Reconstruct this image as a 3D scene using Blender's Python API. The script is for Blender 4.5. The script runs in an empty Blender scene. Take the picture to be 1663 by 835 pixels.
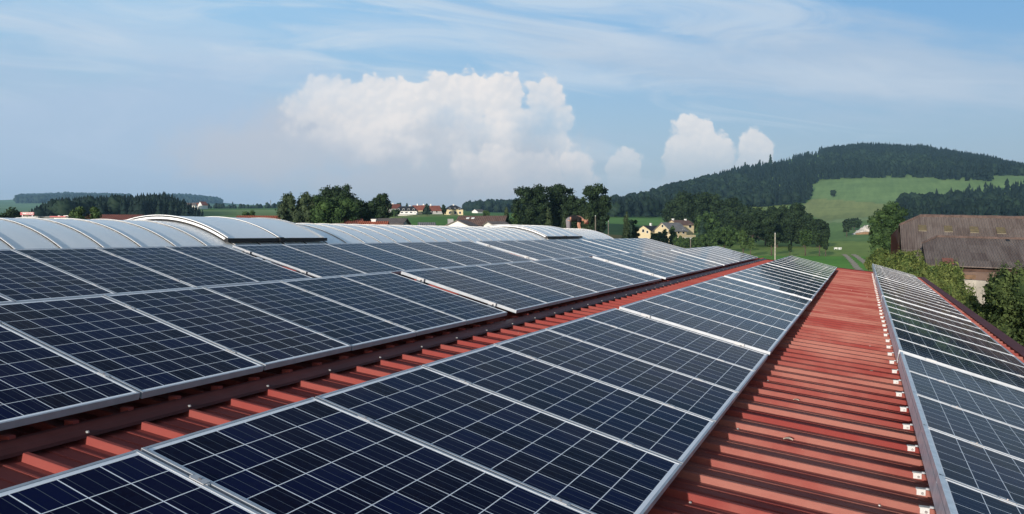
import bpy, math, random
import numpy as np
from mathutils import Vector, Matrix
R = math.radians
rnd = random.Random(7)
rng = np.random.default_rng(11)
scene = bpy.context.scene
COL = scene.collection

# ------------------------------------------------------------------ camera
F_PX, YAW, PITCH = 1255.1, R(24.43), R(-1.681)
cam_d = bpy.data.cameras.new('camera')
cam_d.sensor_width = 36.0
cam_d.lens = 36.0 * F_PX / 1663.0
cam_d.clip_start = 0.05
cam_d.clip_end = 60000
cam = bpy.data.objects.new('camera', cam_d)
COL.objects.link(cam)
cam.location = (0, 0, 0)
cam.rotation_euler = (R(90) + PITCH, 0, YAW)
scene.camera = cam

# ------------------------------------------------------------------ light
SUN_EL = 8.8
sun_d = bpy.data.lights.new('sun', 'SUN')
sun_d.energy = 5.0
sun_d.angle = R(0.5)
sun_d.color = (1.0, 0.925, 0.84)
sun = bpy.data.objects.new('sun', sun_d)
COL.objects.link(sun)
SUN_AZ = R(2.0)                               # the sun stands behind the camera, along the ribs
_sd = Vector((math.sin(SUN_AZ) * math.cos(R(SUN_EL)), math.cos(SUN_AZ) * math.cos(R(SUN_EL)), -math.sin(R(SUN_EL))))
sun.rotation_euler = _sd.to_track_quat('-Z', 'Y').to_euler()

scene.view_settings.view_transform = 'Standard'
scene.view_settings.look = 'None'
scene.view_settings.gamma = 1
scene.view_settings.exposure = 0.1
try:
    scene.view_settings.use_curve_mapping = False
except Exception:
    pass
scene.render.engine = 'CYCLES'
scene.cycles.use_denoising = True
scene.cycles.max_bounces = 6
scene.cycles.volume_bounces = 0


class NT:
    """tiny helper for node trees"""
    def __init__(s, tree):
        s.t = tree; s.n = tree.nodes; s.l = tree.links
    def new(s, typ, **kw):
        nd = s.n.new(typ)
        for k, v in kw.items():
            setattr(nd, k, v)
        return nd
    def put(s, sock, v):
        if isinstance(v, bpy.types.NodeSocket):
            s.l.new(v, sock)
        elif v is not None:
            sock.default_value = v
    def m(s, op, a, b=None, c=None, clamp=False):
        nd = s.new('ShaderNodeMath', operation=op); nd.use_clamp = clamp
        s.put(nd.inputs[0], a)
        if b is not None: s.put(nd.inputs[1], b)
        if c is not None: s.put(nd.inputs[2], c)
        return nd.outputs[0]
    def v(s, op, a, b=None, out=0):
        nd = s.new('ShaderNodeVectorMath', operation=op)
        s.put(nd.inputs[0], a)
        if b is not None:
            s.put(nd.inputs[3 if op == 'SCALE' else 1], b)
        return nd.outputs[out]
    def mix(s, f, a, b, blend='MIX'):
        nd = s.new('ShaderNodeMix', data_type='RGBA', blend_type=blend)
        s.put(nd.inputs[0], f)
        s.put(nd.inputs[6], a if isinstance(a, bpy.types.NodeSocket) else (*a, 1))
        s.put(nd.inputs[7], b if isinstance(b, bpy.types.NodeSocket) else (*b, 1))
        return nd.outputs[2]
    def noise(s, vec, scale, detail=4, rough=0.55, dist=0.0, out=0, dim='3D'):
        nd = s.new('ShaderNodeTexNoise', noise_dimensions=dim)
        if vec is not None: s.l.new(vec, nd.inputs['Vector'])
        nd.inputs['Scale'].default_value = scale
        nd.inputs['Detail'].default_value = detail
        nd.inputs['Roughness'].default_value = rough
        nd.inputs['Distortion'].default_value = dist
        return nd.outputs[out]
    def ramp(s, v, lo, hi, a=0.0, b=1.0):
        nd = s.new('ShaderNodeMapRange', interpolation_type='SMOOTHSTEP')
        s.put(nd.inputs[0], v)
        nd.inputs[1].default_value = lo; nd.inputs[2].default_value = hi
        nd.inputs[3].default_value = a; nd.inputs[4].default_value = b
        return nd.outputs[0]
    def comb(s, x, y, z):
        nd = s.new('ShaderNodeCombineXYZ')
        for i, q in enumerate((x, y, z)): s.put(nd.inputs[i], q)
        return nd.outputs[0]
    def sep(s, v):
        nd = s.new('ShaderNodeSeparateXYZ'); s.l.new(v, nd.inputs[0])
        return nd.outputs


# ------------------------------------------------------------------ sky
def build_world():
    plain = NT.noise
    NT.noise = lambda s, vec, *a, **q: plain(s, vec, *a, dim='2D', **q)
    w = bpy.data.worlds.new('World'); scene.world = w; w.use_nodes = True
    w.node_tree.nodes.clear()
    k = NT(w.node_tree)
    out = k.new('ShaderNodeOutputWorld'); bg = k.new('ShaderNodeBackground')
    k.l.new(bg.outputs[0], out.inputs[0])
    STR = 0.15
    bg.inputs[1].default_value = STR
    sky = k.new('ShaderNodeTexSky'); sky.sky_type = 'NISHITA'; sky.sun_disc = False
    sky.sun_elevation = R(SUN_EL); sky.sun_rotation = R(180) + SUN_AZ
    sky.altitude = 400; sky.air_density = 1.0; sky.dust_density = 1.6; sky.ozone_density = 1.4
    d = k.new('ShaderNodeTexCoord').outputs['Generated']
    fw = (-math.sin(YAW), math.cos(YAW), 0); rt = (math.cos(YAW), math.sin(YAW), 0)
    df = k.m('MAXIMUM', k.v('DOT_PRODUCT', d, fw, 1), 0.05)
    u = k.m('DIVIDE', k.v('DOT_PRODUCT', d, rt, 1), df)
    dz = k.sep(d)[2]
    v = k.m('DIVIDE', dz, df)
    # tangent-plane coordinates of the direction, in thousandths: x right of the view bearing, y up
    front = k.ramp(k.v('DOT_PRODUCT', d, fw, 1), 0.08, 0.3)
    P = k.comb(u, v, 0.0)
    def L(*c): return tuple(x / STR for x in c)
    col = sky.outputs[0]
    # pale summer air low over the country
    low = k.ramp(dz, -0.02, 0.26, 1.0, 0.0)
    high = k.ramp(dz, 0.08, 0.32, 0.0, 1.0)
    east = k.ramp(u, -0.5, 0.65)
    clear_air = k.mix(east, L(0.35, 0.59, 0.84), L(0.185, 0.405, 0.70))
    zen = k.ramp(dz, 0.30, 0.75, 1.0, 0.0)
    col = k.mix(k.m('MULTIPLY', k.m('MULTIPLY', k.m('ADD', 0.55, k.m('MULTIPLY', high, 0.35)), front), zen), col, clear_air)
    col = k.mix(k.m('MULTIPLY', low, 0.80), col, k.mix(east, L(0.50, 0.555, 0.64), L(0.42, 0.475, 0.56)))
    # thin high cloud, drawn out along the wind
    st = k.v('MULTIPLY', P, (1.0, 4.6, 1.0))
    tilt = k.comb(u, k.m('ADD', v, k.m('MULTIPLY', u, 0.10)), 0.0)
    st = k.v('MULTIPLY', tilt, (1.5, 8.5, 1.0))
    n1 = k.noise(st, 2.1, 7, 0.60, 0.9)
    n2 = k.noise(k.v('ADD', P, (3.1, 1.7, 0)), 2.2, 3, 0.5)
    ci = k.m('MULTIPLY', k.ramp(n1, 0.42, 0.72), k.ramp(n2, 0.34, 0.60))
    ci = k.m('MULTIPLY', ci, k.ramp(dz, 0.0, 0.12))
    col = k.mix(k.m('MULTIPLY', ci, 0.62), col, L(0.64, 0.72, 0.80))
    # broad veil on the western side
    wv = k.v('MULTIPLY', k.v('SUBTRACT', P, (-0.62, 0.105, 0)), (1.55, 5.6, 1))
    veil = k.ramp(k.m('ADD', k.v('LENGTH', wv, None, 1), k.m('MULTIPLY', k.m('SUBTRACT', k.noise(st, 1.4, 5, 0.6), 0.5), 1.3)), 1.05, 0.35)
    col = k.mix(k.m('MULTIPLY', veil, 0.75), col, L(0.44, 0.56, 0.735))
    wv = k.v('MULTIPLY', k.v('SUBTRACT', tilt, (0.45, 0.255, 0)), (1.6, 15.0, 1))
    veil = k.ramp(k.m('ADD', k.v('LENGTH', wv, None, 1), k.m('MULTIPLY', k.m('SUBTRACT', k.noise(st, 2.4, 6, 0.6), 0.5), 1.5)), 1.1, 0.2)
    col = k.mix(k.m('MULTIPLY', veil, 0.7), col, L(0.49, 0.58, 0.70))
    for cx, cy, rx, ry, al in ((0.065, 0.208, 0.15, 0.020, 0.55), (-0.13, 0.243, 0.17, 0.030, 0.40), (0.16, 0.262, 0.14, 0.018, 0.40), (0.42, 0.245, 0.30, 0.030, 0.35), (-0.42, 0.20, 0.30, 0.045, 0.35)):
        wv = k.v('MULTIPLY', k.v('SUBTRACT', tilt, (cx, cy, 0)), (1 / rx, 1 / ry, 1))
        s_ = k.ramp(k.m('ADD', k.v('LENGTH', wv, None, 1), k.m('MULTIPLY', k.m('SUBTRACT', k.noise(k.v('ADD', st, (cx * 9, cy * 7, 0)), 3.4, 6, 0.62, 0.5), 0.5), 2.2)), 1.15, 0.0)
        col = k.mix(k.m('MULTIPLY', s_, al), col, L(0.63, 0.71, 0.80))

    # towering cumulus: soft ellipsoids whose rims are broken up by billow noise
    def X(px): return (px - 831.5) / F_PX
    def Yv(py): return (380.7 - py) / F_PX
    wv1 = k.v('SUBTRACT', k.noise(P, 9.0, 3, 0.5, out=1), (0.5, 0.5, 0.5))
    wv2 = k.v('SUBTRACT', k.noise(P, 34.0, 5, 0.6, out=1), (0.5, 0.5, 0.5))
    Pw = k.v('ADD', P, k.v('ADD', k.v('MULTIPLY', wv1, (0.024, 0.022, 0)), k.v('MULTIPLY', wv2, (0.012, 0.012, 0))))
    def billow(Q):
        acc = k.m('MULTIPLY', k.m('SUBTRACT', k.noise(Q, 30, 6, 0.62), 0.5), 0.55)
        for sc_, am, sm in ((26, 0.26, 0.3), (74, 0.24, 0.22)):
            vo = k.new('ShaderNodeTexVoronoi', feature='SMOOTH_F1', voronoi_dimensions='2D'); k.l.new(Q, vo.inputs['Vector'])
            vo.inputs['Scale'].default_value = sc_; vo.inputs['Smoothness'].default_value = sm
            acc = k.m('ADD', acc, k.m('MULTIPLY', k.m('SUBTRACT', 0.45, vo.outputs[0]), am))
        return acc
    bil = billow(Pw)
    relief = k.m('SUBTRACT', bil, billow(k.v('ADD', Pw, (-0.0035, 0.0060, 0))))
    def blob(lst):
        acc = None
        for cx, cy, rx, ry in lst:
            q = k.v('MULTIPLY', k.v('SUBTRACT', Pw, (X(cx), Yv(cy), 0)), (F_PX / rx, F_PX / ry, 0))
            val = k.m('SUBTRACT', 1.0, k.v('LENGTH', q, None, 1))
            acc = val if acc is None else k.m('SMOOTH_MAX', acc, val, 0.18)
        return acc
    big = blob([(530, 172, 92, 62), (640, 172, 110, 62), (715, 165, 70, 54), (765, 165, 52, 60), (818, 172, 42, 62), (560, 240, 130, 60), (700, 250, 150, 60), (830, 255, 110, 60),
                (881, 160, 40, 48), (890, 200, 46, 60), (850, 220, 80, 60), (745, 215, 130, 60), (600, 210, 120, 55), (900, 255, 46, 60)])
    mid = blob([(795, 278, 74, 54), (870, 288, 74, 60), (938, 275, 40, 50), (830, 312, 130, 60), (940, 305, 50, 50)])
    rgt = blob([(1012, 268, 32, 34), (1012, 295, 36, 34), (1130, 228, 54, 44), (1110, 262, 48, 56), (1158, 255, 56, 52), (1120, 288, 76, 52),
                (1226, 245, 36, 38), (1222, 270, 44, 34), (1222, 262, 40, 34)])
    def cover(acc, lo, hi):
        return k.ramp(k.m('ADD', acc, bil), lo, hi)
    lump = k.m('ADD', k.m('MULTIPLY', k.ramp(k.m('ADD', k.noise(P, 9, 4, 0.5), k.m('MULTIPLY', bil, 0.4)), 0.30, 0.70), 0.64),
               k.m('MULTIPLY', k.ramp(relief, -0.10, 0.12), 0.36))
    fade = k.ramp(v, -0.01, 0.13)
    warm = k.mix(fade, L(0.68, 0.62, 0.63), L(0.92, 0.862, 0.825))
    shade = k.mix(fade, L(0.58, 0.565, 0.60), L(0.75, 0.745, 0.76))
    body = k.mix(lump, shade, warm)
    def lay(col, mask, alpha, c):
        return k.mix(k.m('MULTIPLY', k.m('MULTIPLY', mask, front), alpha), col, c)
    # the grey skirt under the anvil
    skirt = blob([(650, 240, 270, 75), (820, 268, 200, 85), (520, 218, 190, 80), (420, 250, 210, 75), (690, 300, 330, 60)])
    col = lay(col, k.ramp(k.m('ADD', skirt, k.m('MULTIPLY', bil, 0.5)), 0.0, 0.75), 0.74, L(0.565, 0.575, 0.625))
    rim = k.ramp(k.noise(P, 5.0, 2, 0.5), 0.35, 0.6)
    bl = k.ramp(k.m('ADD', u, k.m('MULTIPLY', k.m('SUBTRACT', k.noise(P, 7, 4, 0.6), 0.5), 0.12)), X(465), X(690))
    col = lay(col, cover(big, 0.10, 0.45), k.m('MULTIPLY', 0.55, k.ramp(k.m('ADD', v, k.m('MULTIPLY', k.m('SUBTRACT', k.noise(P, 9, 4, 0.6), 0.5), 0.14)), Yv(275), Yv(180))), body)
    col = lay(col, cover(big, 0.20, 0.32), k.m('MULTIPLY', k.m('MULTIPLY', bl, 0.86), k.ramp(k.m('ADD', v, k.m('MULTIPLY', k.m('SUBTRACT', k.noise(P, 9, 4, 0.6), 0.5), 0.16)), Yv(268), Yv(158))), body)
    col = lay(col, cover(mid, 0.16, 0.42), k.m('MULTIPLY', 0.62, k.ramp(k.m('ADD', v, k.m('MULTIPLY', k.m('SUBTRACT', k.noise(P, 9, 4, 0.6), 0.5), 0.10)), Yv(345), Yv(240))), body)
    col = lay(col, cover(rgt, 0.18, 0.36), k.m('MULTIPLY', 0.78, k.ramp(v, Yv(320), Yv(215), 0.05, 1.0)), body)
    k.l.new(col, bg.inputs[0])
    NT.noise = plain
build_world()


# ------------------------------------------------------------------ helpers
FW = Vector((-math.sin(YAW) * math.cos(PITCH), math.cos(YAW) * math.cos(PITCH), math.sin(PITCH)))
RT = Vector((math.cos(YAW), math.sin(YAW), 0.0))
UP = RT.cross(FW)
def at(px, py, depth):
    """measured photo point at a known distance -> place in the scene"""
    return (FW + RT * ((px - 831.5) / F_PX) + UP * ((417.5 - py) / F_PX)) * depth

class MB:
    """collects faces for ONE mesh"""
    def __init__(s):
        s.v = []; s.f = []; s.mi = []
    def add(s, verts, faces, mi=0):
        o = len(s.v); s.v.extend(tuple(p) for p in verts)
        for f in faces:
            s.f.append(tuple(i + o for i in f)); s.mi.append(mi)
    def box(s, x0, x1, y0, y1, z0, z1, mi=0, M=None):
        p = [(x0, y0, z0), (x1, y0, z0), (x1, y1, z0), (x0, y1, z0), (x0, y0, z1), (x1, y0, z1), (x1, y1, z1), (x0, y1, z1)]
        if M is not None: p = [tuple(M @ Vector(q)) for q in p]
        s.add(p, [(0, 3, 2, 1), (4, 5, 6, 7), (0, 1, 5, 4), (1, 2, 6, 5), (2, 3, 7, 6), (3, 0, 4, 7)], mi)
    def strip(s, A, B, mi=0):
        n = len(A); o = len(s.v)
        s.v.extend(tuple(p) for p in A); s.v.extend(tuple(p) for p in B)
        for i in range(n - 1):
            s.f.append((o + i, o + i + 1, o + n + i + 1, o + n + i)); s.mi.append(mi)
    def tube(s, pts, rads, n=8, mi=0, cap=True):
        pts = [Vector(p) for p in pts]; rings = []
        for i, p in enumerate(pts):
            t = (pts[min(i + 1, len(pts) - 1)] - pts[max(i - 1, 0)]).normalized()
            a = t.orthogonal().normalized() if i == 0 else (rings_a - t * rings_a.dot(t)).normalized()
            rings_a = a; b = t.cross(a)
            rings.append([p + (a * math.cos(2 * math.pi * j / n) + b * math.sin(2 * math.pi * j / n)) * rads[i] for j in range(n)])
        o = len(s.v)
        for r_ in rings: s.v.extend(tuple(q) for q in r_)
        for i in range(len(pts) - 1):
            for j in range(n):
                s.f.append((o + i * n + j, o + i * n + (j + 1) % n, o + (i + 1) * n + (j + 1) % n, o + (i + 1) * n + j)); s.mi.append(mi)
        if cap:
            s.f.append(tuple(o + j for j in range(n))[::-1]); s.mi.append(mi)
            s.f.append(tuple(o + (len(pts) - 1) * n + j for j in range(n))); s.mi.append(mi)
    def mesh(s, name, mats):
        me = bpy.data.meshes.new(name)
        me.from_pydata(s.v, [], s.f)
        for m in (mats if isinstance(mats, (list, tuple)) else [mats]): me.materials.append(m)
        if any(s.mi): me.polygons.foreach_set('material_index', s.mi)
        me.update()
        return me
    def build(s, name, mats, parent=None, loc=None, smooth=False):
        return link(name, s.mesh(name, mats), parent, loc, smooth)

def link(name, me, parent=None, loc=None, smooth=False):
    o = bpy.data.objects.new(name, me); COL.objects.link(o)
    if parent is not None: o.parent = parent
    if loc is not None: o.location = loc
    if smooth: me.polygons.foreach_set('use_smooth', [True] * len(me.polygons))
    return o
def np_mesh(name, V, F, mats, mi=None):
    """fast mesh from numpy arrays: F is (n,3) or (n,4)"""
    me = bpy.data.meshes.new(name)
    nv, nf, c = len(V), len(F), F.shape[1]
    me.vertices.add(nv); me.vertices.foreach_set('co', np.ascontiguousarray(V, np.float32).ravel())
    me.loops.add(nf * c); me.loops.foreach_set('vertex_index', np.ascontiguousarray(F, np.int32).ravel())
    me.polygons.add(nf)
    me.polygons.foreach_set('loop_start', np.arange(0, nf * c, c, dtype=np.int32))
    me.polygons.foreach_set('loop_total', np.full(nf, c, np.int32))
    for m in (mats if isinstance(mats, (list, tuple)) else [mats]): me.materials.append(m)
    if mi is not None: me.polygons.foreach_set('material_index', np.ascontiguousarray(mi, np.int32))
    me.update(calc_edges=True)
    return me
def tag(o, label, cat, group=None):
    o['label'] = label; o['category'] = cat
    if group: o['group'] = group
    return o
def thing(name, label, cat, loc=(0, 0, 0), rz=0.0, group=None):
    o = bpy.data.objects.new(name, None); COL.objects.link(o)
    o.location = loc; o.rotation_euler = (0, 0, rz); o.empty_display_size = 0.2
    return tag(o, label, cat, group)
def struct(o, kind='structure'):
    o['kind'] = kind; return o
def copy_tree(root):
    r = root.copy(); COL.objects.link(r)
    for ch in root.children:
        c = ch.copy(); COL.objects.link(c); c.parent = r
        for g in ch.children:
            d = g.copy(); COL.objects.link(d); d.parent = c
    return r

def mat(name, base, rough=0.6, metal=0.0, spec=0.5, var=0.0, scale=3.0, dark=None, bump=0.0, coords='Object', detail=5, stretch=(1, 1, 1)):
    m = bpy.data.materials.new(name); m.use_nodes = True
    k = NT(m.node_tree); p = k.n['Principled BSDF']
    p.inputs['Roughness'].default_value = rough; p.inputs['Metallic'].default_value = metal
    p.inputs['Specular IOR Level'].default_value = spec
    p.inputs['Base Color'].default_value = (*base, 1)
    if var > 0 or dark:
        tc = k.new('ShaderNodeTexCoord').outputs[coords]
        tc = k.v('MULTIPLY', tc, stretch)
        n = k.noise(tc, scale, detail, 0.6)
        dk = dark or tuple(c * (1 - var) for c in base)
        lt = tuple(min(1, c * (1 + var * 0.6)) for c in base)
        k.l.new(k.mix(k.ramp(n, 0.3, 0.7), dk, lt), p.inputs['Base Color'])
        if bump:
            b = k.new('ShaderNodeBump'); b.inputs['Strength'].default_value = bump; b.inputs['Distance'].default_value = 0.02
            k.l.new(n, b.inputs['Height']); k.l.new(b.outputs[0], p.inputs['Normal'])
    return m
def foliage(name, lo, hi, scale=0.35):
    """leaves: two greens of the same plant, in clumps, with a per-leaf jitter"""
    m = bpy.data.materials.new(name); m.use_nodes = True
    k = NT(m.node_tree); p = k.n['Principled BSDF']
    p.inputs['Roughness'].default_value = 0.75; p.inputs['Specular IOR Level'].default_value = 0.2
    g = k.new('ShaderNodeNewGeometry')
    n = k.noise(g.outputs['Position'], scale, 3, 0.6)
    j = k.m('ADD', n, k.m('MULTIPLY', k.m('SUBTRACT', g.outputs['Random Per Island'], 0.5), 0.35))
    col = k.mix(k.ramp(j, 0.32, 0.68), lo, hi)
    k.l.new(col, p.inputs['Base Color'])
    return m

# ------------------------------------------------------------------ materials
def panel_glass():
    m = bpy.data.materials.new('solar_cells'); m.use_nodes = True
    k = NT(m.node_tree); p = k.n['Principled BSDF']
    o = k.new('ShaderNodeTexCoord').outputs['Object']
    x, y, z = k.sep(o)
    c = 0.1585
    fx = k.m('DIVIDE', k.m('SUBTRACT', x, 0.0325), c); fy = k.m('DIVIDE', k.m('SUBTRACT', y, 0.0195), c)
    def line(f, half):   # 1 on the gap between two cells
        return k.m('LESS_THAN', k.m('MULTIPLY', k.m('ABSOLUTE', k.m('SUBTRACT', f, k.m('ROUND', f))), c), half)
    gap = k.m('MAXIMUM', line(fx, 0.0022), line(fy, 0.0025))
    def outside(f, n):
        return k.m('MAXIMUM', k.m('LESS_THAN', f, 0.0), k.m('GREATER_THAN', f, float(n)))
    gap = k.m('MAXIMUM', gap, k.m('MAXIMUM', outside(fx, 10), outside(fy, 6)))
    fb = k.m('SUBTRACT', k.m('MULTIPLY', fy, 3.0), 0.5)
    bus = k.m('LESS_THAN', k.m('MULTIPLY', k.m('ABSOLUTE', k.m('SUBTRACT', fb, k.m('ROUND', fb))), c / 3), 0.0011)
    oi = k.new('ShaderNodeObjectInfo').outputs['Random']
    wn = k.new('ShaderNodeTexWhiteNoise', noise_dimensions='4D')
    k.l.new(k.comb(k.m('FLOOR', fx), k.m('FLOOR', fy), 0.0), wn.inputs['Vector']); k.l.new(oi, wn.inputs['W'])
    cell = k.mix(k.ramp(wn.outputs['Value'], 0.0, 1.0), (0.0046, 0.0042, 0.0160), (0.0052, 0.0085, 0.046))
    vo = k.new('ShaderNodeTexVoronoi'); k.l.new(o, vo.inputs['Vector']); vo.inputs['Scale'].default_value = 55
    cell = k.mix(k.m('MULTIPLY', k.ramp(k.sep(vo.outputs['Color'])[0], 0, 1), 0.40), cell, (0.008, 0.012, 0.038))
    col = k.mix(bus, cell, (0.11, 0.13, 0.16))
    col = k.mix(gap, col, (0.92, 0.94, 0.97))
    geo = k.new('ShaderNodeNewGeometry').outputs['Position']
    dust = k.ramp(k.noise(geo, 2.3, 6, 0.65), 0.45, 0.85)
    col = k.mix(k.m('MULTIPLY', dust, 0.014), col, (0.45, 0.42, 0.38))
    k.l.new(col, p.inputs['Base Color'])
    k.l.new(k.m('ADD', 0.05, k.m('MULTIPLY', dust, 0.05)), p.inputs['Roughness'])
    p.inputs['Specular IOR Level'].default_value = 0.5; p.inputs['IOR'].default_value = 1.068
    return m
def red_sheet():
    m = bpy.data.materials.new('red_coated_steel'); m.use_nodes = True
    k = NT(m.node_tree); p = k.n['Principled BSDF']
    pos = k.new('ShaderNodeNewGeometry').outputs['Position']
    n = k.noise(pos, 1.3, 6, 0.6)
    fine = k.noise(k.v('MULTIPLY', pos, (9, 30, 30)), 2.0, 5, 0.7)
    xyz = k.sep(pos)
    # every rib flank weathers a little differently
    rib = k.new('ShaderNodeTexWhiteNoise', noise_dimensions='1D')
    k.l.new(k.m('FLOOR', k.m('DIVIDE', xyz[1], 0.3333)), rib.inputs['W'])
    side = k.ramp(xyz[0], -1.6, -0.6)
    dust = k.m('MULTIPLY', k.m('MULTIPLY', k.ramp(k.m('ADD', n, k.m('MULTIPLY', rib.outputs['Value'], 0.34)), 0.40, 0.85), k.ramp(fine, 0.0, 0.6, 0.55, 1.0)), k.m('ADD', 0.25, k.m('MULTIPLY', side, 0.75)))
    col = k.mix(dust, (0.255, 0.050, 0.044), (0.365, 0.150, 0.120))
    sp = k.ramp(k.noise(pos, 42, 3, 0.5), 0.70, 0.78)
    col = k.mix(k.m('MULTIPLY', sp, 0.45), col, (0.36, 0.26, 0.2))
    k.l.new(col, p.inputs['Base Color'])
    p.inputs['Roughness'].default_value = 0.6; p.inputs['Specular IOR Level'].default_value = 0.03
    return m
M = {}
M['cells'] = panel_glass()
M['alu'] = mat('anodised_aluminium', (0.43, 0.46, 0.50), 0.45, 0.15, var=0.12, scale=9)
M['clamp'] = mat('clamp_aluminium', (0.50, 0.50, 0.51), 0.45, 0.1)
M['galv'] = mat('galvanised_plate', (0.74, 0.78, 0.80), 0.30, 0.0, var=0.2, scale=14)
M['white_metal'] = mat('white_bracket', (0.62, 0.61, 0.60), 0.5)
M['bolt'] = mat('steel_bolt', (0.35, 0.32, 0.32), 0.35, 0.7)
M['red'] = red_sheet()
M['brown'] = mat('brown_red_flashing', (0.085, 0.024, 0.022), 0.5, spec=0.2, var=0.25, scale=2.5)
M['edge'] = mat('dark_red_edge_steel', (0.15, 0.038, 0.032), 0.6, spec=0.1, var=0.2, scale=2)
M['black'] = mat('black_rubber', (0.012, 0.012, 0.013), 0.6)
M['wall_hall'] = mat('hall_wall', (0.42, 0.40, 0.36), 0.8, var=0.15)
M['screw'] = mat('screw_heads', (0.6, 0.6, 0.58), 0.35, 0.6)

# ------------------------------------------------------------------ terrain
def px_theta(px):        # bearing (radians, clockwise from the roof axis) of a photo column
    return math.atan((px - 831.5) / F_PX) - YAW
ZG = -6.5
COLS = {
 -700: [(150, 396), (400, 374), (800, 356), (1600, 350), (3000, 342), (6000, 338)],
 0:    [(150, 396), (300, 388), (500, 364), (650, 354), (900, 350), (1500, 347), (2600, 338), (5000, 326), (5900, 326)],
 100:  [(150, 396), (300, 388), (500, 362), (580, 353), (700, 345), (900, 349), (1500, 347), (2600, 338), (5000, 321), (5900, 321)],
 190:  [(150, 396), (300, 387), (500, 361), (580, 351), (700, 341), (900, 347), (1500, 347), (2600, 340), (5000, 322), (5900, 322)],
 265:  [(150, 396), (300, 386), (500, 360), (580, 349), (700, 338), (900, 346), (1500, 346), (3000, 337), (5100, 323), (5900, 324)],
 320:  [(150, 396), (300, 385), (450, 358), (600, 351), (900, 341), (1200, 337), (3000, 335), (5100, 323), (5900, 325)],
 360:  [(150, 396), (300, 384), (450, 357), (600, 350), (900, 341), (1200, 338), (3000, 336), (5100, 330), (5900, 333)],
 450:  [(150, 396), (300, 383), (450, 358), (600, 350), (900, 341), (1200, 338), (3000, 336), (6000, 334)],
 600:  [(150, 396), (250, 378), (400, 360), (550, 350), (900, 346), (1500, 343), (3000, 341), (6000, 338)],
 690:  [(150, 396), (250, 366), (400, 354), (480, 348), (600, 346), (1500, 344), (3000, 342), (6000, 340)],
 750:  [(150, 396), (250, 367), (400, 353), (480, 348), (600, 347), (1100, 346), (1500, 341), (2500, 343), (6000, 340)],
 800:  [(150, 396), (250, 372), (400, 358), (600, 351), (1100, 346), (1500, 336), (2000, 345), (6000, 341)],
 860:  [(150, None), (250, 385), (400, 366), (600, 355), (1100, 347), (1500, 335), (2000, 346), (6000, 342)],
 930:  [(150, None), (250, 396), (400, 373), (500, 362), (650, 355), (900, 347), (1100, 341), (1500, 345), (6000, 345)],
 1000: [(150, None), (230, 404), (320, 385), (400, 373), (500, 363), (650, 355), (900, 346), (1100, 339), (1500, 342), (2500, 352), (6000, 350)],
 1100: [(150, None), (300, 400), (400, 385), (500, 372), (650, 357), (900, 342), (1150, 322), (1350, 308), (1700, 315), (3000, 345), (6000, 355)],
 1200: [(150, None), (300, 404), (450, 391), (600, 374), (800, 355), (1000, 336), (1300, 302), (1600, 280), (2000, 295), (3200, 345), (6000, 360)],
 1300: [(150, None), (250, 410), (320, 402), (450, 392), (600, 377), (800, 356), (1000, 334), (1200, 313), (1500, 277), (1850, 250), (2300, 272), (3500, 345), (6000, 360)],
 1400: [(150, None), (230, 415), (280, 407), (400, 391), (500, 377), (700, 357), (900, 340), (1100, 322), (1300, 291), (1600, 268), (2000, 238), (2500, 262), (3700, 340), (6000, 360)],
 1500: [(150, None), (230, 416), (280, 409), (400, 394), (500, 382), (700, 362), (900, 348), (1100, 325), (1300, 293), (1600, 268), (2000, 242), (2500, 265), (3700, 340), (6000, 360)],
 1600: [(150, None), (280, 411), (500, 386), (700, 366), (900, 350), (1050, 326), (1250, 291), (1600, 272), (1950, 261), (2500, 280), (3700, 345), (6000, 360)],
 1663: [(150, None), (280, 411), (500, 386), (700, 366), (900, 349), (1050, 322), (1200, 293), (1600, 283), (1900, 279), (2500, 292), (3700, 345), (6000, 360)],
 2000: [(150, None), (280, 411), (500, 388), (900, 362), (1500, 330), (2000, 320), (3000, 345), (6000, 360)],
}
DIST = np.concatenate([[0.5, 8, 20, 35], np.geomspace(50, 6200, 230)])
_cx = sorted(COLS)
_prof = []
for c in _cx:
    th = px_theta(c)
    ds, zs = [0.0, 110.0], [ZG, ZG]
    for d_, py in COLS[c]:
        depth = d_ * math.cos(th + YAW)
        ds.append(d_); zs.append(ZG if py is None else (380.7 - py) / F_PX * depth)
    if ds[-1] < 6200: ds.append(6200); zs.append(zs[-1])
    _prof.append(np.interp(DIST, ds, zs))
_prof = np.array(_prof)
TH0, TH1, NTH = px_theta(-650), px_theta(1950), 620
THETA = np.linspace(TH0, TH1, NTH)
_ct = np.array([px_theta(c) for c in _cx])
HZ = np.stack([np.interp(THETA, _ct, _prof[:, j]) for j in range(len(DIST))], 1)
def _smooth(a, n, axis):
    k_ = np.hanning(n + 2)[1:-1]; k_ /= k_.sum(); pad = [(0, 0), (0, 0)]; pad[axis] = (n // 2, n // 2)
    b = np.pad(a, pad, mode='edge')
    return np.apply_along_axis(lambda r_: np.convolve(r_, k_, mode='valid'), axis, b)
HZ = _smooth(HZ, 19, 0); HZ = _smooth(HZ, 5, 1)
_w = np.clip((DIST - 200) / 1500, 0, 1)[None, :]
_ph = rng.uniform(0, 6.28, 8)
TT, DD = np.meshgrid(THETA, DIST, indexing='ij')
_x, _y = DD * np.sin(TT), DD * np.cos(TT)
HZ = HZ + _w * sum(2.2 / (i + 1) * np.sin(_x * (0.006 * (i + 1)) + _ph[i]) * np.sin(_y * (0.0052 * (i + 1)) + _ph[i + 4]) for i in range(4))
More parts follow.
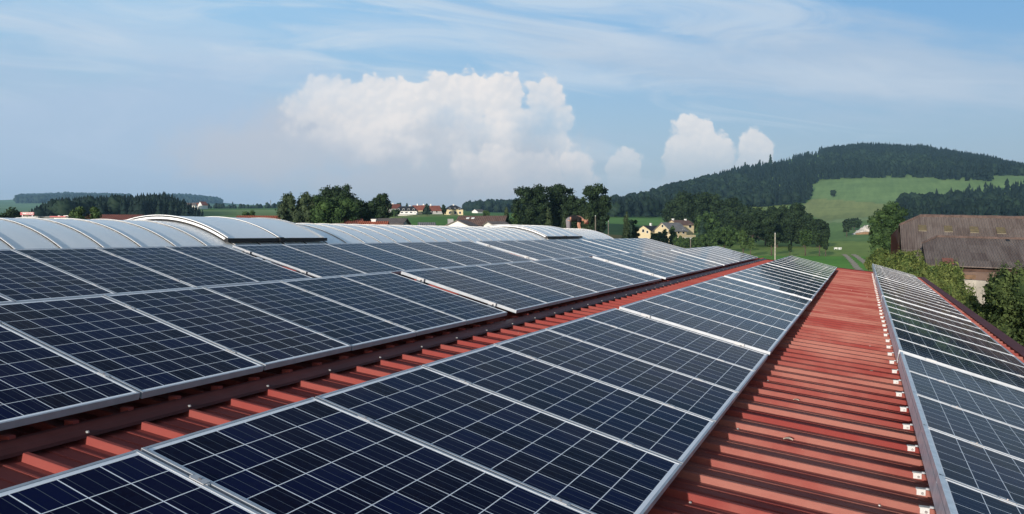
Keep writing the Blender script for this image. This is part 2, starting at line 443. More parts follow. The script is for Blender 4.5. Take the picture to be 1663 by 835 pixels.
def ground(x, y):
    th = np.arctan2(x, y); d_ = np.hypot(x, y)
    i = np.clip((np.asarray(th) - TH0) / (TH1 - TH0) * (NTH - 1), 0, NTH - 1.001); i0 = i.astype(int) if hasattr(i, 'astype') else int(i)
    j = np.interp(d_, DIST, np.arange(len(DIST))); j = np.clip(j, 0, len(DIST) - 1.001); j0 = np.asarray(j).astype(int)
    i0 = np.asarray(i).astype(int); a = i - i0; b = j - j0
    return (HZ[i0, j0] * (1 - a) * (1 - b) + HZ[i0 + 1, j0] * a * (1 - b) + HZ[i0, j0 + 1] * (1 - a) * b + HZ[i0 + 1, j0 + 1] * a * b)
def to_px(x, y, z):
    d_ = x * FW.x + y * FW.y + z * FW.z
    return 831.5 + F_PX * (x * RT.x + y * RT.y) / d_, 417.5 - F_PX * (x * UP.x + y * UP.y + z * UP.z) / d_
def in_poly(px, py, poly):
    ins = np.zeros(np.shape(px), bool); n = len(poly)
    for i in range(n):
        x0, y0 = poly[i]; x1, y1 = poly[(i + 1) % n]
        c = ((y0 > py) != (y1 > py)) & (px < (x1 - x0) * (py - y0) / (y1 - y0 + 1e-9) + x0)
        ins ^= c
    return ins
def spot(px, dist):      # ground point on a photo column at a given distance
    th = px_theta(px); x, y = dist * math.sin(th), dist * math.cos(th)
    return Vector((x, y, float(ground(x, y))))

FOREST_HILL = [(960, 354), (1112, 353), (1180, 342), (1250, 336), (1306, 331), (1321, 322), (1316, 306), (1330, 293), (1400, 290), (1484, 289), (1540, 293), (1608, 295),
               (1615, 286), (1663, 286), (2100, 300), (2100, 150), (960, 150)]
FOREST_LOW = [(1440, 350), (1467, 330), (1500, 322), (1552, 315), (1600, 305), (1653, 298), (2100, 300), (2100, 352), (1588, 352), (1500, 353)]
def terrain():
    X, Y, Z = _x.ravel(), _y.ravel(), HZ.ravel()
    V = np.stack([X, Y, Z], 1)
    nj = len(DIST)
    i, j = np.meshgrid(np.arange(NTH - 1), np.arange(nj - 1), indexing='ij')
    a = (i * nj + j).ravel(); F = np.stack([a, a + nj, a + nj + 1, a + 1], 1)
    # all round behind the camera: a plain apron so the land reaches the horizon
    m2 = 60; th = np.linspace(TH1, TH0 + 2 * math.pi, m2); dd = np.array([0.5, 60, 200, 800, 2500, 6200])
    T2, D2 = np.meshgrid(th, dd, indexing='ij')
    Z2 = np.full(T2.shape, ZG)
    wa = np.linspace(0, 1, m2)[:, None]
    za = np.interp(dd, DIST, HZ[-1]); zb = np.interp(dd, DIST, HZ[0])
    Z2 = za[None, :] * np.clip(1 - wa * 6, 0, 1) + zb[None, :] * np.clip(1 - (1 - wa) * 6, 0, 1) + ZG * (1 - np.clip(1 - wa * 6, 0, 1) - np.clip(1 - (1 - wa) * 6, 0, 1))
    V2 = np.stack([D2 * np.sin(T2), D2 * np.cos(T2), Z2], 2).reshape(-1, 3)
    i, j = np.meshgrid(np.arange(m2 - 1), np.arange(len(dd) - 1), indexing='ij')
    a = (i * len(dd) + j).ravel() + len(V); F2 = np.stack([a, a + len(dd), a + len(dd) + 1, a + 1], 1)
    me = np_mesh('ground', np.concatenate([V, V2]), np.concatenate([F, F2]), ground_mat())
    # what grows where: meadow, crop and stubble fields of the valley
    px, py = to_px(X, Y, Z); D = DD.ravel()
    c = np.zeros((len(V) + len(V2), 4), np.float32); c[:, 3] = 1
    c[:, :3] = (0.065, 0.125, 0.032)
    n = len(V); cc = c[:n]
    def paint(mask, rgb): cc[mask, :3] = rgb
    paint((D > 190) & (px > 1100), (0.150, 0.195, 0.052))
    paint((D > 110) & (D < 222) & (px > 1180), (0.088, 0.190, 0.034))
    paint((D > 300) & (px > 1280) & (py < 392), (0.100, 0.155, 0.050))
    paint(in_poly(px, py, [(1300, 345), (1306, 331), (1325, 320), (1390, 326), (1440, 331), (1440, 352), (1345, 360)]), (0.165, 0.185, 0.068))
    paint(in_poly(px, py, [(1300, 362), (1345, 358), (1440, 350), (1440, 356), (1350, 362), (1330, 375)]), (0.15, 0.19, 0.085))
    paint(in_poly(px, py, [(1322, 322), (1316, 306), (1326, 288), (1484, 286), (1611, 290), (1619, 280), (1668, 286), (1663, 300), (1552, 317), (1440, 331)]), (0.116, 0.172, 0.064))
    paint((px > 930) & (px < 1110) & (py > 362) & (D > 230) & (D < 520), (0.030, 0.060, 0.022))
    paint((px > 930) & (px < 1110) & (py > 378) & (D < 340) & (D > 120), (0.085, 0.075, 0.030))
    paint((px > 930) & (px < 1180) & (D >= 500) & (D < 680), (0.085, 0.160, 0.040))
    paint((px > 560) & (px < 830) & (D > 230) & (D < 480), (0.060, 0.130, 0.030))
    paint((px > 560) & (px < 830) & (D > 425) & (D < 480), (0.14, 0.17, 0.06))
    paint((px < 470) & (D > 430) & (D < 880), (0.120, 0.165, 0.062))
    paint((px < 470) & (D > 430) & (D < 640) & (px > 250), (0.100, 0.145, 0.052))
    paint((px < 470) & (D > 1500), (0.10, 0.16, 0.07))
    at_ = me.color_attributes.new('field', 'FLOAT_COLOR', 'POINT')
    at_.data.foreach_set('color', c.ravel())
    o = link('ground', me, smooth=True); struct(o)
    return o
def ground_mat():
    m = bpy.data.materials.new('fields'); m.use_nodes = True
    k = NT(m.node_tree); p = k.n['Principled BSDF']
    a = k.new('ShaderNodeAttribute'); a.attribute_name = 'field'
    pos = k.new('ShaderNodeNewGeometry').outputs['Position']
    n1 = k.noise(pos, 0.011, 6, 0.62); n2 = k.noise(pos, 0.35, 5, 0.7)
    # mown swathes
    sw = k.noise(k.v('MULTIPLY', pos, (0.32, 0.020, 0.02)), 0.5, 3, 0.5)
    f = k.m('ADD', k.m('MULTIPLY', k.m('SUBTRACT', n1, 0.5), 1.1), k.m('MULTIPLY', k.m('SUBTRACT', n2, 0.5), 0.8))
    f = k.m('ADD', f, k.m('MULTIPLY', k.m('SUBTRACT', sw, 0.5), 0.5))
    dark = k.mix(1.0, a.outputs[0], (1.10, 1.22, 1.18), 'MULTIPLY'); lite = k.mix(1.0, a.outputs[0], (2.2, 2.15, 2.1), 'MULTIPLY')
    k.l.new(k.mix(k.ramp(f, -0.42, 0.42), dark, lite), p.inputs['Base Color'])
    p.inputs['Roughness'].default_value = 0.95; p.inputs['Specular IOR Level'].default_value = 0.05
    return m
terrain()

def dirt_track():
    mb = MB()
    pts = [(1378, 236), (1385, 214), (1391, 195), (1397, 178), (1402, 163), (1409, 150), (1416, 139), (1426, 127)]
    c = [spot(p, d_) for p, d_ in pts]
    fine = []
    for i in range(len(c) - 1):
        for t in np.linspace(0, 1, 8, endpoint=False): fine.append(c[i].lerp(c[i + 1], float(t)))
    for off, w_ in ((-1.25, 0.72), (1.15, 0.66)):
        A, B = [], []
        for i, p in enumerate(fine):
            t = (fine[min(i + 1, len(fine) - 1)] - fine[max(i - 1, 0)]); t.z = 0; t.normalize(); s_ = Vector((t.y, -t.x, 0))
            jit = 0.18 * math.sin(i * 1.7 + off) + 0.1 * math.sin(i * 4.1)
            for L_, e in ((A, -w_ + jit), (B, w_ + jit)):
                q = p + s_ * (off + e * 0.9); q.z = float(ground(q.x, q.y)) + 0.06; L_.append(q)
        mb.strip(A, B)
    o = mb.build('dirt_track', mat('track_gravel', (0.44, 0.35, 0.24), 0.95, var=0.35, scale=1.2, coords='Object')); struct(o)
dirt_track()


# ------------------------------------------------------------------ the hall and its roof
def ZR(x):               # height of the rib tops
    return -1.35 - 0.1104 * (x + 0.853)
RIDGE, EAVE, Y_NEAR, Y_FAR = -10.75, 2.15, -4.0, 33.6
PITCH_Y, RIB_Y0 = 1 / 3.0, 4.030
def hall():
    t = thing('farm_hall', 'low red metal roofed hall carrying long rows of solar panels', 'hall', (0, 0, ZG))
    off = Vector((0, 0, -ZG))
    # trapezoid sheet: rib flank, narrow rib top, pan with two small stiffeners
    prof = []
    k0 = int((Y_NEAR - RIB_Y0) / PITCH_Y) - 1; k1 = int((Y_FAR - RIB_Y0) / PITCH_Y)
    for k_ in range(k0, k1):
        y = RIB_Y0 + k_ * PITCH_Y
        for dy, dz in ((-0.012, -0.036), (0.0, -0.003), (0.003, 0), (0.026, 0), (0.031, -0.003), (0.043, -0.036),
                       (0.140, -0.036), (0.144, -0.030), (0.158, -0.030), (0.163, -0.036), (0.232, -0.036), (0.236, -0.030), (0.250, -0.030), (0.255, -0.036)):
            prof.append((y + dy, dz))
    prof = [(min(max(y, Y_NEAR), Y_FAR), dz) for y, dz in prof]
    mb = MB()
    xs = [EAVE, -0.3, -3.75, -7.2, RIDGE]
    for a, b in zip(xs[:-1], xs[1:]):
        mb.strip([(a, y, ZR(a) + dz - ZG) for y, dz in prof], [(b, y, ZR(b) + dz - ZG) for y, dz in prof])
    zr = lambda x: ZR(2 * RIDGE - x)
    mb.strip([(RIDGE, y, ZR(RIDGE) + dz - ZG) for y, dz in prof], [(-23.6, y, zr(-23.6) + dz - ZG) for y, dz in prof])
    mb.build('roof_sheet', M['red'], t)
    # folded flashing over the lap of two sheet lengths
    fl = MB()
    for a, ha, b, hb in ((-3.745, -0.02, -3.740, 0.045), (-3.740, 0.045, -3.668, 0.028), (-3.668, 0.028, -3.640, 0.010), (-3.640, 0.010, -3.634, -0.006)):
        fl.add([(a, Y_NEAR, ZR(a) + ha - ZG), (b, Y_NEAR, ZR(b) + hb - ZG), (b, Y_FAR, ZR(b) + hb - ZG), (a, Y_FAR, ZR(a) + ha - ZG)], [(0, 1, 2, 3)])
    for k_ in range(-10, 89):                  # closure noses over the ribs
        y = RIB_Y0 + k_ * PITCH_Y + 0.013
        fl.box(-3.80, -3.732, y - 0.017, y + 0.017, ZR(-3.76) - 0.02 - ZG, ZR(-3.76) + 0.056 - ZG, 1)
    fo = fl.build('lap_flashing', [M['brown'], M['red']], t)
    sc = MB(); sc.tube([(0, 0, 0), (0, 0, 0.010)], [0.010, 0.008], 6); big = sc.mesh('screw', M['screw'])
    sc = MB(); sc.tube([(0, 0, 0), (0, 0, 0.007)], [0.0085, 0.006], 6); small = sc.mesh('screw', M['screw'])
    for k_ in range(-4, 89, 2):
        link('screw', big, fo, (-3.648, RIB_Y0 + k_ * PITCH_Y + 0.014, ZR(-3.648) + 0.014 - ZG))
    # fixings of the sheet: small bright heads on the pans and rib tops
    for i in range(92):
        k_ = rnd.randrange(-2, 60); dy, dz = rnd.choice(((0.015, 0.0), (0.1, -0.036), (0.30, -0.036), (0.1, -0.036)))
        x = rnd.uniform(-3.3, 0.2) if rnd.random() < 0.5 else rnd.choice((-0.80, -2.9, 0.10))
        link('screw', small, t, (x, RIB_Y0 + k_ * PITCH_Y + dy, ZR(x) + dz - ZG))
    e = MB()                                   # eave: edge flashing and gutter
    z = ZR(EAVE) - ZG
    e.box(EAVE - 0.16, EAVE + 0.01, Y_NEAR, Y_FAR + 0.02, z + 0.004, z + 0.034)
    e.box(EAVE + 0.015, EAVE + 0.03, Y_NEAR, Y_FAR + 0.02, z - 0.16, z + 0.02)
    e.build('eave_flashing', M['edge'], t)
    g = MB(); A, B = [], []
    for i in range(9):
        a = math.pi + math.pi * i / 8
        A.append((EAVE + 0.11 + 0.075 * math.cos(a), Y_NEAR, z - 0.10 + 0.075 * math.sin(a))); B.append((A[-1][0], Y_FAR, A[-1][2]))
    g.strip(A, B); g.build('gutter', M['edge'], t)
    v = MB()
    for a, b in ((EAVE - 0.17, RIDGE), (RIDGE, -23.6)):
        za, zb = (ZR(a) if a >= RIDGE else zr(a)) - ZG, (ZR(b) if b >= RIDGE else zr(b)) - ZG
        if a < RIDGE or a == RIDGE: za = ZR(RIDGE) - ZG
        y0, y1 = Y_FAR - 0.10, Y_FAR + 0.03
        v.add([(a, y0, za + 0.006), (b, y0, zb + 0.006), (b, y1, zb + 0.016), (a, y1, za + 0.016), (a, y1, za - 0.2), (b, y1, zb - 0.2)], [(0, 1, 2, 3), (3, 2, 5, 4)])
    v.build('verge_flashing', M['red'], t)
    w = MB()
    x0, x1 = EAVE - 0.5, -23.2
    w.box(x0 - 0.2, x0, Y_NEAR + 0.3, Y_FAR - 0.25, -1.0, ZR(x0) - 0.09 - ZG)
    w.box(x1, x1 + 0.2, Y_NEAR + 0.3, Y_FAR - 0.25, -1.0, zr(x1) - 0.09 - ZG)
    yg = Y_FAR - 0.25
    w.add([(x1, yg, -1), (x0, yg, -1), (x0, yg, ZR(x0) - 0.08 - ZG), (RIDGE, yg, ZR(RIDGE) - 0.08 - ZG), (x1, yg, zr(x1) - 0.08 - ZG)], [(0, 1, 2, 3, 4)])
    w.build('walls', M['wall_hall'], t)
hall()

# ------------------------------------------------------------------ solar panels
L0, W0 = 1.65, 0.99
def frame_mesh():
    mb = MB(); h = 0.040; r = 0.013
    mb.box(0, L0, 0, r, -h, 0); mb.box(0, L0, W0 - r, W0, -h, 0)
    mb.box(0, r, r, W0 - r, -h, -0.0004); mb.box(L0 - r, L0, r, W0 - r, -h, -0.0004)
    return mb.mesh('panel_frame', M['alu'])
def glass_mesh():
    mb = MB(); r = 0.012
    mb.box(r, L0 - r, r, W0 - r, -0.030, -0.0035)
    return mb.mesh('panel_cells', M['cells'])
def clamp_mesh():
    mb = MB()
    mb.box(-0.035, 0.035, -0.027, 0.007, 0.0006, 0.0036); mb.box(-0.045, 0.045, -0.016, -0.004, -0.04, 0.001)
    mb.tube([(0, -0.010, 0.0036), (0, -0.010, 0.0075)], [0.0065, 0.006], 6, mi=1)
    return mb.mesh('mid_clamp', [M['clamp'], M['bolt']])
def end_mesh():
    mb = MB()
    mb.box(-0.05, 0.05, -0.036, 0.010, 0.001, 0.006); mb.box(-0.05, 0.05, -0.036, -0.030, -0.044, 0.001); mb.box(-0.05, 0.05, -0.085, -0.030, -0.050, -0.044)
    mb.tube([(0.02, -0.058, -0.044), (0.02, -0.058, -0.012)], [0.007, 0.007], 6, mi=1)
    return mb.mesh('end_clamp', [M['clamp'], M['bolt']])
def plate_mesh():
    mb = MB()
    mb.box(-0.0, 0.003, -0.004, W0 + 0.012, -0.132, 0.004)
    mb.add([(0.003, 0, 0.004), (0.028, 0, 0.0015), (0.028, W0, 0.0015), (0.003, W0, 0.004)], [(0, 1, 2, 3)])
    return mb.mesh('edge_plate', M['galv'])
ME = dict(frame=frame_mesh(), glass=glass_mesh(), clamp=clamp_mesh(), end=end_mesh(), plate=plate_mesh())
ROWS = {  # upper edge, lower edge (x, z), blocks: (start, pitch, first index, count), words
 'M': ((-2.453, -0.800), (-0.853, -1.210), [(1.03, 1.012, 7), (8.29, 0.986, 7), (15.42, 1.008, 7), (22.68, 1.005, 8)], 'the row beside the open red strip'),
 'A': ((-5.348, -0.468), (-3.742, -0.902), [(1.13, 1.000, 7), (8.37, 1.046, 7), (16.02, 1.036, 7), (23.50, 1.020, 8)], 'the row along the brown flashing'),
 'B': ((-8.211, -0.155), (-6.623, -0.578), [(1.31, 0.990, 7), (8.42, 1.048, 7), (16.08, 1.032, 7), (23.50, 1.020, 8)], 'the row against the barrel skylight'),
 'R': ((0.328, -1.094), (1.720, -1.500), [(0.95, 1.010, 7), (8.17, 1.010, 7), (15.42, 1.010, 7), (22.75, 1.010, 9)], 'the row along the hedge-side eave'),
}
NUM = ['first', 'second', 'third', 'fourth', 'fifth', 'sixth', 'seventh', 'eighth', 'ninth']
BLK = ['camera-end block', 'second block', 'third block', 'field-end block']
def panels():
    for key, (U, D, blocks, where) in ROWS.items():
        dx, dz = D[0] - U[0], D[1] - U[1]
        tilt = math.atan2(-dz, dx); ln = math.hypot(dx, dz)
        for bi, (y0, pitch, n) in enumerate(blocks):
            for i in range(n):
                y = y0 + i * pitch
                if y < 0.2: continue
                t = thing('solar_panel', f'{NUM[i]} solar panel, {BLK[bi]}, {where[4:]}', 'solar panel', (U[0], y, U[1]), group='solar panels on the hall roof')
                t.rotation_euler = (rnd.uniform(-.0012, .0012), tilt + rnd.uniform(-.0015, .0015), 0); t.scale = (ln / L0, pitch / 1.008, 1)
                link('frame', ME['frame'], t); link('solar_cells', ME['glass'], t)
                for fx in (0.19, 0.81):
                    link('clamp', ME['end' if i == 0 else 'clamp'], t, (fx * L0, 0, 0))
                if key == 'R':
                    p = link('edge_plate', ME['plate'], t, (-0.006, 0, 0)); p.rotation_euler = (0, -tilt + 0.10, 0)
panels()
def rails():
    for key, (U, D, blocks, where) in ROWS.items():
        dx, dz = D[0] - U[0], D[1] - U[1]
        for fx, w_ in ((0.19, 'upper'), (0.81, 'lower')):
            x, z = U[0] + dx * fx, U[1] + dz * fx - 0.044
            ya, yb = blocks[0][0], blocks[-1][0] + blocks[-1][1] * blocks[-1][2]
            t = thing('mounting_rail', f'long aluminium rail under the {w_} half of {where}', 'mounting rail', (x, ya, ZR(x)), group='rails under the panel rows')
            mb = MB(); mb.box(-0.022, 0.022, -0.05, yb - ya + 0.05, z - ZR(x) - 0.045, z - ZR(x) - 0.004); mb.build('rail', M['alu'], t)
            y = RIB_Y0 + 0.014 + math.ceil((ya + 0.2 - RIB_Y0) / (2 * PITCH_Y)) * 2 * PITCH_Y
            hgt = z - ZR(x) - 0.046
            pm = MB(); pm.box(-0.018, 0.018, -0.006, 0.006, 0.001, hgt); pm.box(-0.05, 0.05, -0.011, 0.011, 0.001, 0.006); me = pm.mesh('post', M['alu'])
            while y < yb:
                link('post', me, t, (0, y - ya, 0)); y += 4 * PITCH_Y
rails()
def brackets():
    mb = MB(); mb.box(-0.026, 0.020, -0.016, -0.012, -0.030, 0.004); mb.box(-0.030, 0.022, -0.012, 0.022, 0.001, 0.005)
    pl = mb.mesh('foot_plate', M['white_metal'])
    mb = MB(); mb.tube([(0.004, -0.016, -0.018), (0.004, -0.024, -0.018)], [0.0085, 0.007], 6); bo = mb.mesh('bolt', M['bolt'])
    mb = MB(); mb.box(0.022, 0.30, -0.005, 0.012, 0.001, 0.012); ar = mb.mesh('arm', M['alu'])
    ks = [0, 1, 2, 3] + list(range(5, 84, 2))
    for k_ in ks:
        x = 0.328 + rnd.uniform(-0.006, 0.006); y = RIB_Y0 + (k_ + 1) * PITCH_Y
        t = thing('roof_bracket', 'small white bolted bracket on a red rib under the galvanised edge plates', 'bracket', (x, y, ZR(x)), group='white brackets of the eave row')
        link('foot_plate', pl, t); link('bolt', bo, t); link('arm', ar, t)
brackets()

def leaves_on_roof():
    spots = [((1288, 651.3), 'pale dry leaf in a red pan, third from the camera', 0.055), ((1272, 715.5), 'curled pale leaf on the red roof, closest to the camera', 0.065),
             ((1410, 604.5), 'dry leaf in a red pan close to the white brackets', 0.055), ((1323, 590), 'tiny dry leaf high up on the open red strip', 0.035)]
    lm = mat('dry_leaf', (0.55, 0.47, 0.38), 0.8, var=0.3, scale=40)
    for (px, py), lab, s_ in spots:
        r_ = at(px, py, 1.0); q = r_ * ((-1.35 - 0.1104 * 0.853 - 0.036) / (r_.z + 0.1104 * r_.x))
        mb = MB(); n = 9; A, B, C = [], [], []
        for i in range(n):
            a = i / (n - 1); w_ = 0.27 * math.sin(math.pi * min(1, a * 1.05)) + 0.01
            z = 0.10 * math.sin(a * 3.0) * s_ + 0.004
            A.append((a * s_, -w_ * s_, z + 0.10 * s_)); B.append((a * s_, 0, z)); C.append((a * s_, w_ * s_, z + 0.12 * s_))
        mb.strip(A, B); mb.strip(B, C)
        o = mb.build('dry_leaf', lm, None, (q.x, q.y, ZR(q.x) - 0.031)); o.rotation_euler = (0, 0, rnd.uniform(-0.6, 0.4)); tag(o, lab, 'leaf', 'dry leaves on the roof')
leaves_on_roof()

# ------------------------------------------------------------------ barrel skylight on the ridge
def skylight():
    CX, CZ, RA = -10.75, -3.075, 3.30
    y0, y1, bay = 0.6, 30.1, 0.59
    base = ZR(-8.9) - 0.03
    t = thing('barrel_skylight', 'long curved translucent skylight with white glazing bars along the roof ridge', 'skylight', (CX, y0, CZ))
    a1 = math.acos((base - CZ) / RA)
    def arc(y, r_, n=26, a=a1, x=0): return [(r_ * math.sin(-a + 2 * a * i / n) , y - y0, r_ * math.cos(-a + 2 * a * i / n)) for i in range(n + 1)]
    poly = bpy.data.materials.new('translucent_sheet'); poly.use_nodes = True
    k = NT(poly.node_tree); p = k.n['Principled BSDF']
    pos = k.new('ShaderNodeNewGeometry').outputs['Position']
    n1 = k.noise(pos, 1.1, 4, 0.6); fl = k.m('SINE', k.m('MULTIPLY', k.sep(pos)[1], 260.0))
    k.l.new(k.mix(k.ramp(n1, 0.3, 0.7), (0.90, 0.93, 0.93), (0.95, 0.96, 0.95)), p.inputs['Base Color'])
    p.inputs['Roughness'].default_value = 0.28; p.inputs['Specular IOR Level'].default_value = 0.5
    b = k.new('ShaderNodeBump'); b.inputs['Strength'].default_value = 0.08; b.inputs['Distance'].default_value = 0.004
    k.l.new(fl, b.inputs['Height']); k.l.new(b.outputs[0], p.inputs['Normal'])
    bar_m = mat('white_glazing_bar', (0.93, 0.93, 0.93), 0.35)
    mb = MB(); ys = [y0 + i * bay for i in range(int((y1 - y0) / bay) + 1)]
    for a, b_ in zip(ys[:-1], ys[1:]):
        mid = [(q[0] * 1.0006, q[1] + bay / 2, q[2] * 1.0006) for q in arc(a, RA)]
        mb.strip(arc(a, RA), mid); mb.strip(mid, arc(b_, RA))
    g = mb.build('glazing', poly, t, smooth=True)
    bm = MB()
    def barmesh(mb, w_, h_, r_, a=a1, mi=(0, 1)):
        A = arc(y0 - w_ / 2, r_, a=a); B = arc(y0 - w_ / 2, r_ + h_, a=a); C_ = arc(y0 + w_ / 2, r_ + h_, a=a); D_ = arc(y0 + w_ / 2, r_, a=a)
        mb.strip(A, B, mi[0]); mb.strip(B, C_, mi[0]); mb.strip(C_, D_, mi[1])
        G = arc(y0 - w_ / 2 - 0.020, r_ + 0.006, a=a); mb.strip(G, arc(y0 - w_ / 2 + 0.001, r_ + 0.008, a=a), mi[1])
    barmesh(bm, 0.024, 0.013, RA + 0.002)
    me = bm.mesh('glazing_bar', [bar_m, M['black']])
    for y in ys: link('glazing_bar', me, t, (0, y - y0, 0), True)
    for e in (y0, ys[-1]):
        mb = MB(); A = arc(e, RA + 0.004); mb.add(A + [(A[-1][0], A[-1][1], -0.2 + base - CZ), (A[0][0], A[0][1], -0.2 + base - CZ)], [tuple(range(len(A) + 2))])
        mb.build('end_panel', bar_m, t)
    mb = MB()
    for s_ in (-1, 1):
        x = s_ * RA * math.sin(a1); mb.box(x - 0.04, x + 0.04, 0, ys[-1] - y0, base - CZ - 0.25, base - CZ + 0.04)
    mb.build('kerb', M['galv'], t)
    # two raised smoke vents lying on the barrel
    for (ha, hb), lab, nb in (((9.32, 11.72), 'raised curved vent of two wide bays on the skylight, closer to the camera', 2), ((22.95, 26.2), 'raised curved vent on the far stretch of the skylight by the bending worker', 4)):
        v = thing('smoke_vent', lab, 'roof vent', (CX, ha, CZ), group='vents on the barrel skylight')
        sh = lambda q: [(c[0], c[1] - (ha - y0), c[2]) for c in q]
        r_ = RA + 0.088; av = 0.475
        mb = MB(); mb.strip(sh(arc(ha, r_, a=av)), sh(arc(hb, r_, a=av))); mb.build('lid', poly, v, smooth=True)
        for e, s_ in ((ha, -1), (hb, 1)):
            mb = MB()
            for r0, r1, mi in ((RA + 0.010, RA + 0.036, 1), (RA + 0.036, RA + 0.070, 0), (RA + 0.070, RA + 0.092, 1), (RA + 0.092, RA + 0.103, 0)):
                mb.strip(sh(arc(e + s_ * 0.004 * (mi == 0), r0, a=av)), sh(arc(e + s_ * 0.004 * (mi == 0), r1, a=av)), mi)
            mb.strip(sh(arc(e, RA + 0.103, a=av)), sh(arc(e - s_ * 0.05, RA + 0.103, a=av)), 0)
            mb.build('edge_frame', [bar_m, M['black']], v, smooth=True)
        for i in range(1, nb):
            mb = MB(); y = ha + (hb - ha) * i / nb
            A = sh(arc(y - 0.017, r_ + 0.012, a=av)); B = sh(arc(y + 0.017, r_ + 0.012, a=av)); mb.strip(A, B, 0); mb.strip(sh(arc(y - 0.017, r_, a=av)), A, 0); mb.strip(sh(arc(y - 0.04, r_ + 0.003, a=av)), sh(arc(y - 0.016, r_ + 0.003, a=av)), 1)
            mb.build('glazing_bar', [bar_m, M['black']], v, smooth=True)
        for s_ in (-1, 1):
            mb = MB(); x, z = s_ * r_ * math.sin(av), r_ * math.cos(av)
            mb.box(x - 0.04, x + 0.04, -0.03, hb - ha + 0.06, z - 0.060, z - 0.004)
            mb.box(x - 0.06, x + 0.06, (hb - ha) / 2 - 0.05, (hb - ha) / 2 + 0.05, z - 0.066, z + 0.012)
            mb.build('bottom_rail', M['black'], v)
skylight()

# ------------------------------------------------------------------ the worker bending over behind the skylight
def skin_body(name, chains, material, parent=None, loc=None, lv=2):
    """chains: list of [(x,y,z,r), ...]; a chain whose first point repeats an earlier point joins there"""
    V, E, Rr, idx = [], [], [], {}
    for ch in chains:
        prev = None
        for p in ch:
            key = tuple(round(c, 3) for c in p[:3])
            if key not in idx: idx[key] = len(V); V.append(p[:3]); Rr.append(p[3] if isinstance(p[3], tuple) else (p[3], p[3]))
            i = idx[key]
            if prev is not None: E.append((prev, i))
            prev = i
    me = bpy.data.meshes.new(name); me.from_pydata(V, E, []); me.update()
    o = bpy.data.objects.new(name, me); COL.objects.link(o)
    sk = o.modifiers.new('skin', 'SKIN'); sk.use_smooth_shade = True
    for i, r_ in enumerate(Rr): me.skin_vertices[0].data[i].radius = r_
    me.skin_vertices[0].data[0].use_root = True
    o.modifiers.new('sub', 'SUBSURF').levels = lv; o.modifiers['sub'].render_levels = lv
    dg = bpy.context.evaluated_depsgraph_get(); me2 = bpy.data.meshes.new_from_object(o.evaluated_get(dg))
    bpy.data.objects.remove(o); me2.name = name
    me2.materials.clear()
    for m in (material if isinstance(material, (list, tuple)) else [material]): me2.materials.append(m)
    return link(name, me2, parent, loc, True)
